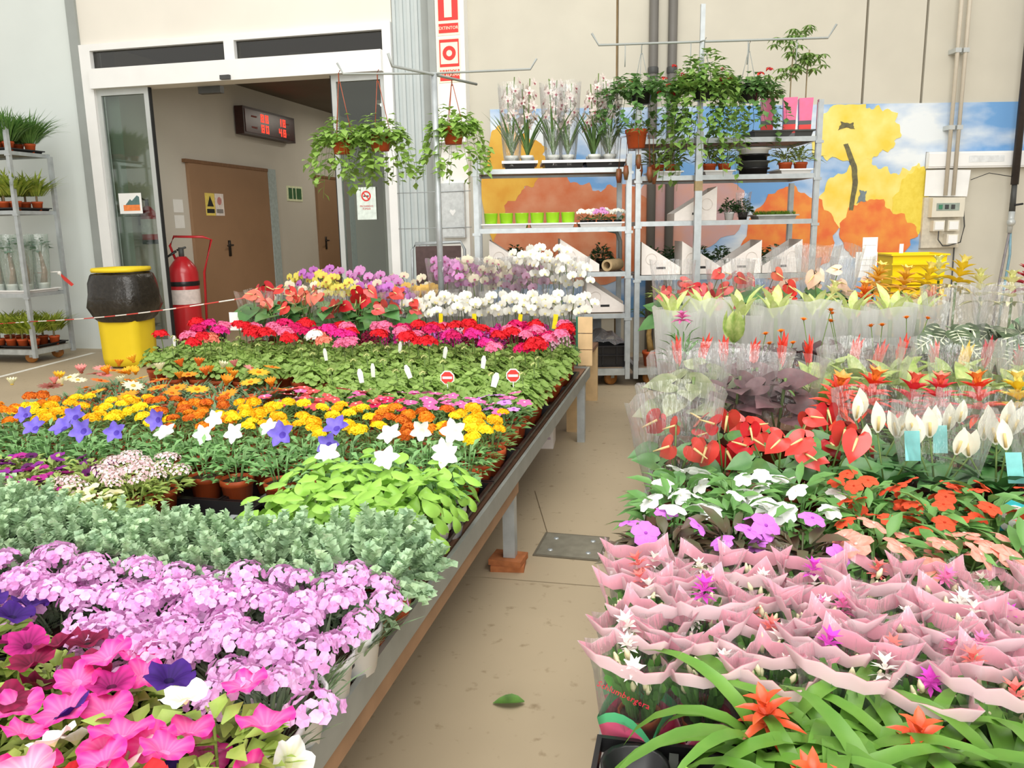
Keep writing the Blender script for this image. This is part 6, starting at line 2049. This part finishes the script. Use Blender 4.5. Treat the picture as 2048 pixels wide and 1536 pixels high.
# --- eternal flame calatheas
CTL = single_leaf(.16, .06, leafmat('purple_calathea_leaf', '#4a2f38', .3, 14, .4, .1, .1, c2='#5f4a48'), 5, .35, .15, .45)
CTF = rosette(8, .022, .012, .5, [petal('calathea_orange', '#f08c22', .1), petal('calathea_core', '#e8701a')], 2, .1, .1, .5, .009, 2, .1)
for i, x in enumerate((.30, .42, .56, .7, .84, .98)):
    t = thing('calathea', 'calathea with purple leaves and orange flowers on thin stalks, %s' % ['next to the speckled leaf', 'second along from the speckled leaf', 'third along from the speckled leaf', 'third along from the veined alocasia', 'second along from the veined alocasia', 'next to the veined alocasia'][i], 'plant', (x, 3.95 + .05 * (i % 2), BZ), 0, 'calatheas')
    put('pot', POT_BR, t)
    for k in range(12):
        a = k * 2.4
        put('leaf', CTL, t, (.02 * math.cos(a), .02 * math.sin(a), .17), basis((math.cos(a), math.sin(a), .2 + SR.uniform(0, 1.3)), (0, 0, 1)).to_quaternion(), SR.uniform(.8, 1.1))
    put('stem', MB().tube([(0, 0, .08), (0, 0, .2)], .008, 5).mesh('stem', STEM), t)
    for k in range(3):
        a = SR.uniform(0, 6.28)
        p = Vector((.07 * math.cos(a), .06 * math.sin(a), [SR.uniform(.2, .26), SR.uniform(.42, .48), SR.uniform(.4, .47)][k] - (.06 if i > 1 else .16)))
        put('stalk', MB().tube([(0, 0, .1), tuple(p)], .002, 4).mesh('stalk', STEM), t)
        put('flower', CTF, t, p, upfacing(SR, .4), SR.uniform(.9, 1.2))

# --- veined alocasias
g = heart_leaf(.17, None, cup=.08)
for y_, w_ in ((.1, .4), (.3, .38), (.5, .3), (-.1, .36)):
    for sx in (-1, 1):
        g.leaf(basis((sx * w_, .18, .03), (0, 0, 1), (0, (y_ - .08) * .17, .004)), w_ * .17 * 1.05, .014, 1, .05, 0, .3, 1)
g.leaf(basis((0, 1, -.06), (0, 0, 1), (0, -.01, .004)), .16, .012, 2, .05, 0, .3, 1)
ALC = g.mesh('leaf', [leafmat('alocasia_leaf', '#4a5c3c', .25, 14, .35, .1), leafmat('alocasia_vein', '#dfe4c2', .05)])
for i, (x, y) in enumerate(((1.12, 3.9), (1.28, 3.94), (1.44, 3.9), (1.6, 3.96), (1.2, 4.12), (1.42, 4.14), (1.62, 4.16), (1.76, 3.98))):
    t = thing('alocasia', 'alocasia with dark arrow leaves and pale veins' + (' behind the crimson flame bromeliads' if y < 4.05 else ' under crumpled clear film'), 'plant', (x, y, BZ), 0, 'veined alocasias')
    put('pot', POT_BR, t)
    for k in range(7):
        a = k * 2.4 + i
        p = Vector((.08 * math.cos(a), .08 * math.sin(a), SR.uniform(.2, .34)))
        put('stalk', MB().tube([(0, 0, .08), (p.x * .5, p.y * .5, p.z * .8), tuple(p)], .004, 4).mesh('stalk', STEM), t)
        put('leaf', ALC, t, p, basis((math.cos(a), math.sin(a), SR.uniform(-.9, -.1)), (0, -.8, 1)).to_quaternion(), SR.uniform(.6, .8))
    if y > 4.05:
        put('sleeve', sleeve_mesh(.07, .16, .2, .52, CLEAR2, .3, 14, 60 + i, .7), t)

# --- frosted sleeves with pale leaf tips
FSL = [sleeve_mesh(.07, .125, .02, .42, FROST, .25, 16, 70 + k, .8, .015) for k in range(2)]
FTL = single_leaf(.14, .05, leafmat('lime_variegated_leaf', '#b9cf62', .25, 20, .4, .3, .1, c2='#e6ecae'), 5, .2, .2, .4)
for i, (x, y) in enumerate(((-.1, 4.3), (.06, 4.34), (.24, 4.3), (.42, 4.34), (.6, 4.3), (.78, 4.34), (.96, 4.3), (1.1, 4.36))):
    t = thing('sleeved_plant', 'lime variegated plant in a frosted white sleeve, ' + ['at the aisle', 'second from the aisle', 'third from the aisle', 'fourth from the aisle', 'fourth from the alocasias', 'third from the alocasias', 'second from the alocasias', 'beside the alocasias'][i], 'plant', (x, y, BZ), SR.uniform(0, 6), 'plants in frosted white sleeves')
    put('pot', POT_BR, t)
    put('stem', MB().tube([(0, 0, .08), (0, 0, .34)], .01, 6).mesh('stem', STEM), t)
    for k in range(7):
        a = k * 2.4
        put('leaf', FTL, t, (.03 * math.cos(a), .03 * math.sin(a), .34 + .01 * k), basis((math.cos(a) * .5, math.sin(a) * .5, 1), (-math.cos(a), -math.sin(a), .3)).to_quaternion(), SR.uniform(.8, 1.1))
    put('sleeve', FSL[i % 2], t, (0, 0, 0), (SR.uniform(-.06, .06), SR.uniform(-.06, .06), 0), (1, 1, SR.uniform(.86, 1.04)))
# speckled leaf, pink bloom by the aisle
t = thing('pot_plant', 'plant with one upright speckled green leaf before the frosted sleeves', 'plant', (.2, 4.06, BZ), 0)
put('pot', POT_BR, t)
for k in range(5):
    a = k * 1.3
    put('leaf', DCL[k % 2], t, (0, 0, .25), basis((math.cos(a) * .7, math.sin(a) * .7, 1), (math.cos(a), math.sin(a), .2)).to_quaternion(), 1.)
put('stem', MB().tube([(0, 0, .08), (0, 0, .3)], .008, 5).mesh('stem', STEM), t)
t = thing('pot_plant', 'small plant with pink bracts beside the aisle before the frosted sleeves', 'plant', (-.05, 4.05, BZ), 0)
put('pot', POT_BR, t)
put('foliage', foliage(540, leafmat('impatiens_leaf', '#4c7a3c'), 30, .09, .1, .32, .09, .02, .9), t)
put('flower', bract_star(6, .06, .02, petal('pink_bract', '#e878b4')), t, (0, -.02, .36), upfacing(SR, .2))

# --- back rank: anthuriums and big guzmanias
for i, (x, y, c, sl) in enumerate(((-.12, 4.78, 'red', 1), (.04, 4.84, 'deep red', 0), (.2, 4.78, 'red', 1), (.34, 4.84, 'coral', 1), (.46, 4.78, 'red', 0), (.58, 5.0, 'peach', 1), (.72, 4.95, 'peach', 0), (.9, 5.05, 'peach', 1), (-.02, 5.05, 'red', 0), (.26, 5.06, 'deep red', 0))):
    anthurium('anthurium', '%s anthurium at the back behind the frosted sleeves%s' % (c, ', wrapped in clear film' if sl else ''), 'anthuriums at the back of the bench', x, y, c, .52, 5, 7, sleeve=SLV_T[i % 2] if sl else None, R=.11)
for i, (x, y, c, h) in enumerate(((.72, 4.66, 'cream', .42), (.9, 4.68, 'orange', .42), (1.0, 4.95, 'gold', .5), (1.14, 4.9, 'gold', .48), (1.28, 4.98, 'yellow', .5), (1.42, 4.92, 'yellow', .52), (1.38, 5.1, 'cream', .52), (1.56, 4.95, 'cream', .44), (1.7, 4.9, 'cream', .44), (1.8, 5.0, 'dark red', .5), (1.92, 5.02, 'cream', .48), (1.2, 4.66, 'orange', .4), (2.02, 4.95, 'dark red', .45))):
    guzmania('large %s guzmania in the back rank near the yellow crates' % c, 'large guzmanias at the back', x, y, c, h - .04, 1.2, hs=1.6, sleeve=SLV_S[0] if i % 4 == 3 else None)
for i, (x, y) in enumerate(((1.72, 4.45), (1.9, 4.5), (1.84, 4.3))):
    anthurium('anthurium', 'white anthurium over the veined alocasias, %s' % ['lowest of three', 'tallest of three', 'at the bench end'][i], 'white anthuriums', x, y, 'white', .44, 4, 5, fsc=1.2)
for i, (x, y) in enumerate(((.66, 5.2), (.8, 5.25))):
    t = thing('wrapped_bouquet', ['empty looking cone of crumpled clear film behind the peach anthuriums', 'second cone of crumpled clear film nearer the white price cards'][i], 'plant', (x, y, BZ), i)
    put('pot', POT_BR, t)
    put('foliage', foliage(550 + i, leafmat('impatiens_leaf', '#4c7a3c'), 24, .08, .1, .3, .1, .03, .9), t)
    put('sleeve', sleeve_mesh(.06, .2, .05, .66, CLEAR2, .2, 16, 80 + i, .9, .03), t)

# --- yellow crates and price cards behind the bench
YC = mat('yellow_crate_plastic', '#fcd70e', .4, .04, 6)
for k in range(5):
    t = thing('yellow_crate', ['yellow plastic crate at the bottom of the stack', 'yellow plastic crate second from the floor', 'yellow plastic crate in the middle of the stack', 'yellow plastic crate second from the top of the stack', 'uppermost yellow plastic crate of the stack'][k], 'crate', (1.27, 5.75, .206 * k), RPH * .5, 'stack of yellow crates')
    put('body', tray_mesh(.34, .3, .2, YC, .012), t)
    rb = MB().box(-.008, .348, -.016, -.004, .13, .14).box(-.008, .348, -.012, -.002, .05, .06)
    put('rib', rb.mesh('rib', YC, False), t)
for k, (x, z, w, h) in enumerate(((1.06, .89, .13, .16), (1.08, 1.05, .09, .09))):
    t = thing('price_card', ['wide white price card on a stand in front of the yellow crates', 'narrow white price card above the wide one'][k], 'sign', (x, 5.5 + .02 * k, 0), .1)
    put('card', boxmesh('card', -w / 2, w / 2, -.002, .002, z, z + h, WHITEP), t)
    put('stick', MB().tube([(0, .008, 0), (0, .008, z + .05)], .006, 5).mesh('stick', GALV), t)
    for j in range(3 if k == 0 else 1):
        put('rule', boxmesh('rule', -w * .42, w * .42, -.003, -.002, z + .04 + j * .035, z + .043 + j * .035, mat('faint_grey_print', '#cfc7c0', .7)), t)
t = thing('price_clip', 'slim white clip standing on the rim of the yellow crates', 'clip', (1.32, 5.76, 1.03), 0)
put('clip', boxmesh('clip', -.012, .012, -.002, .002, 0, .06, WHITEP), t)
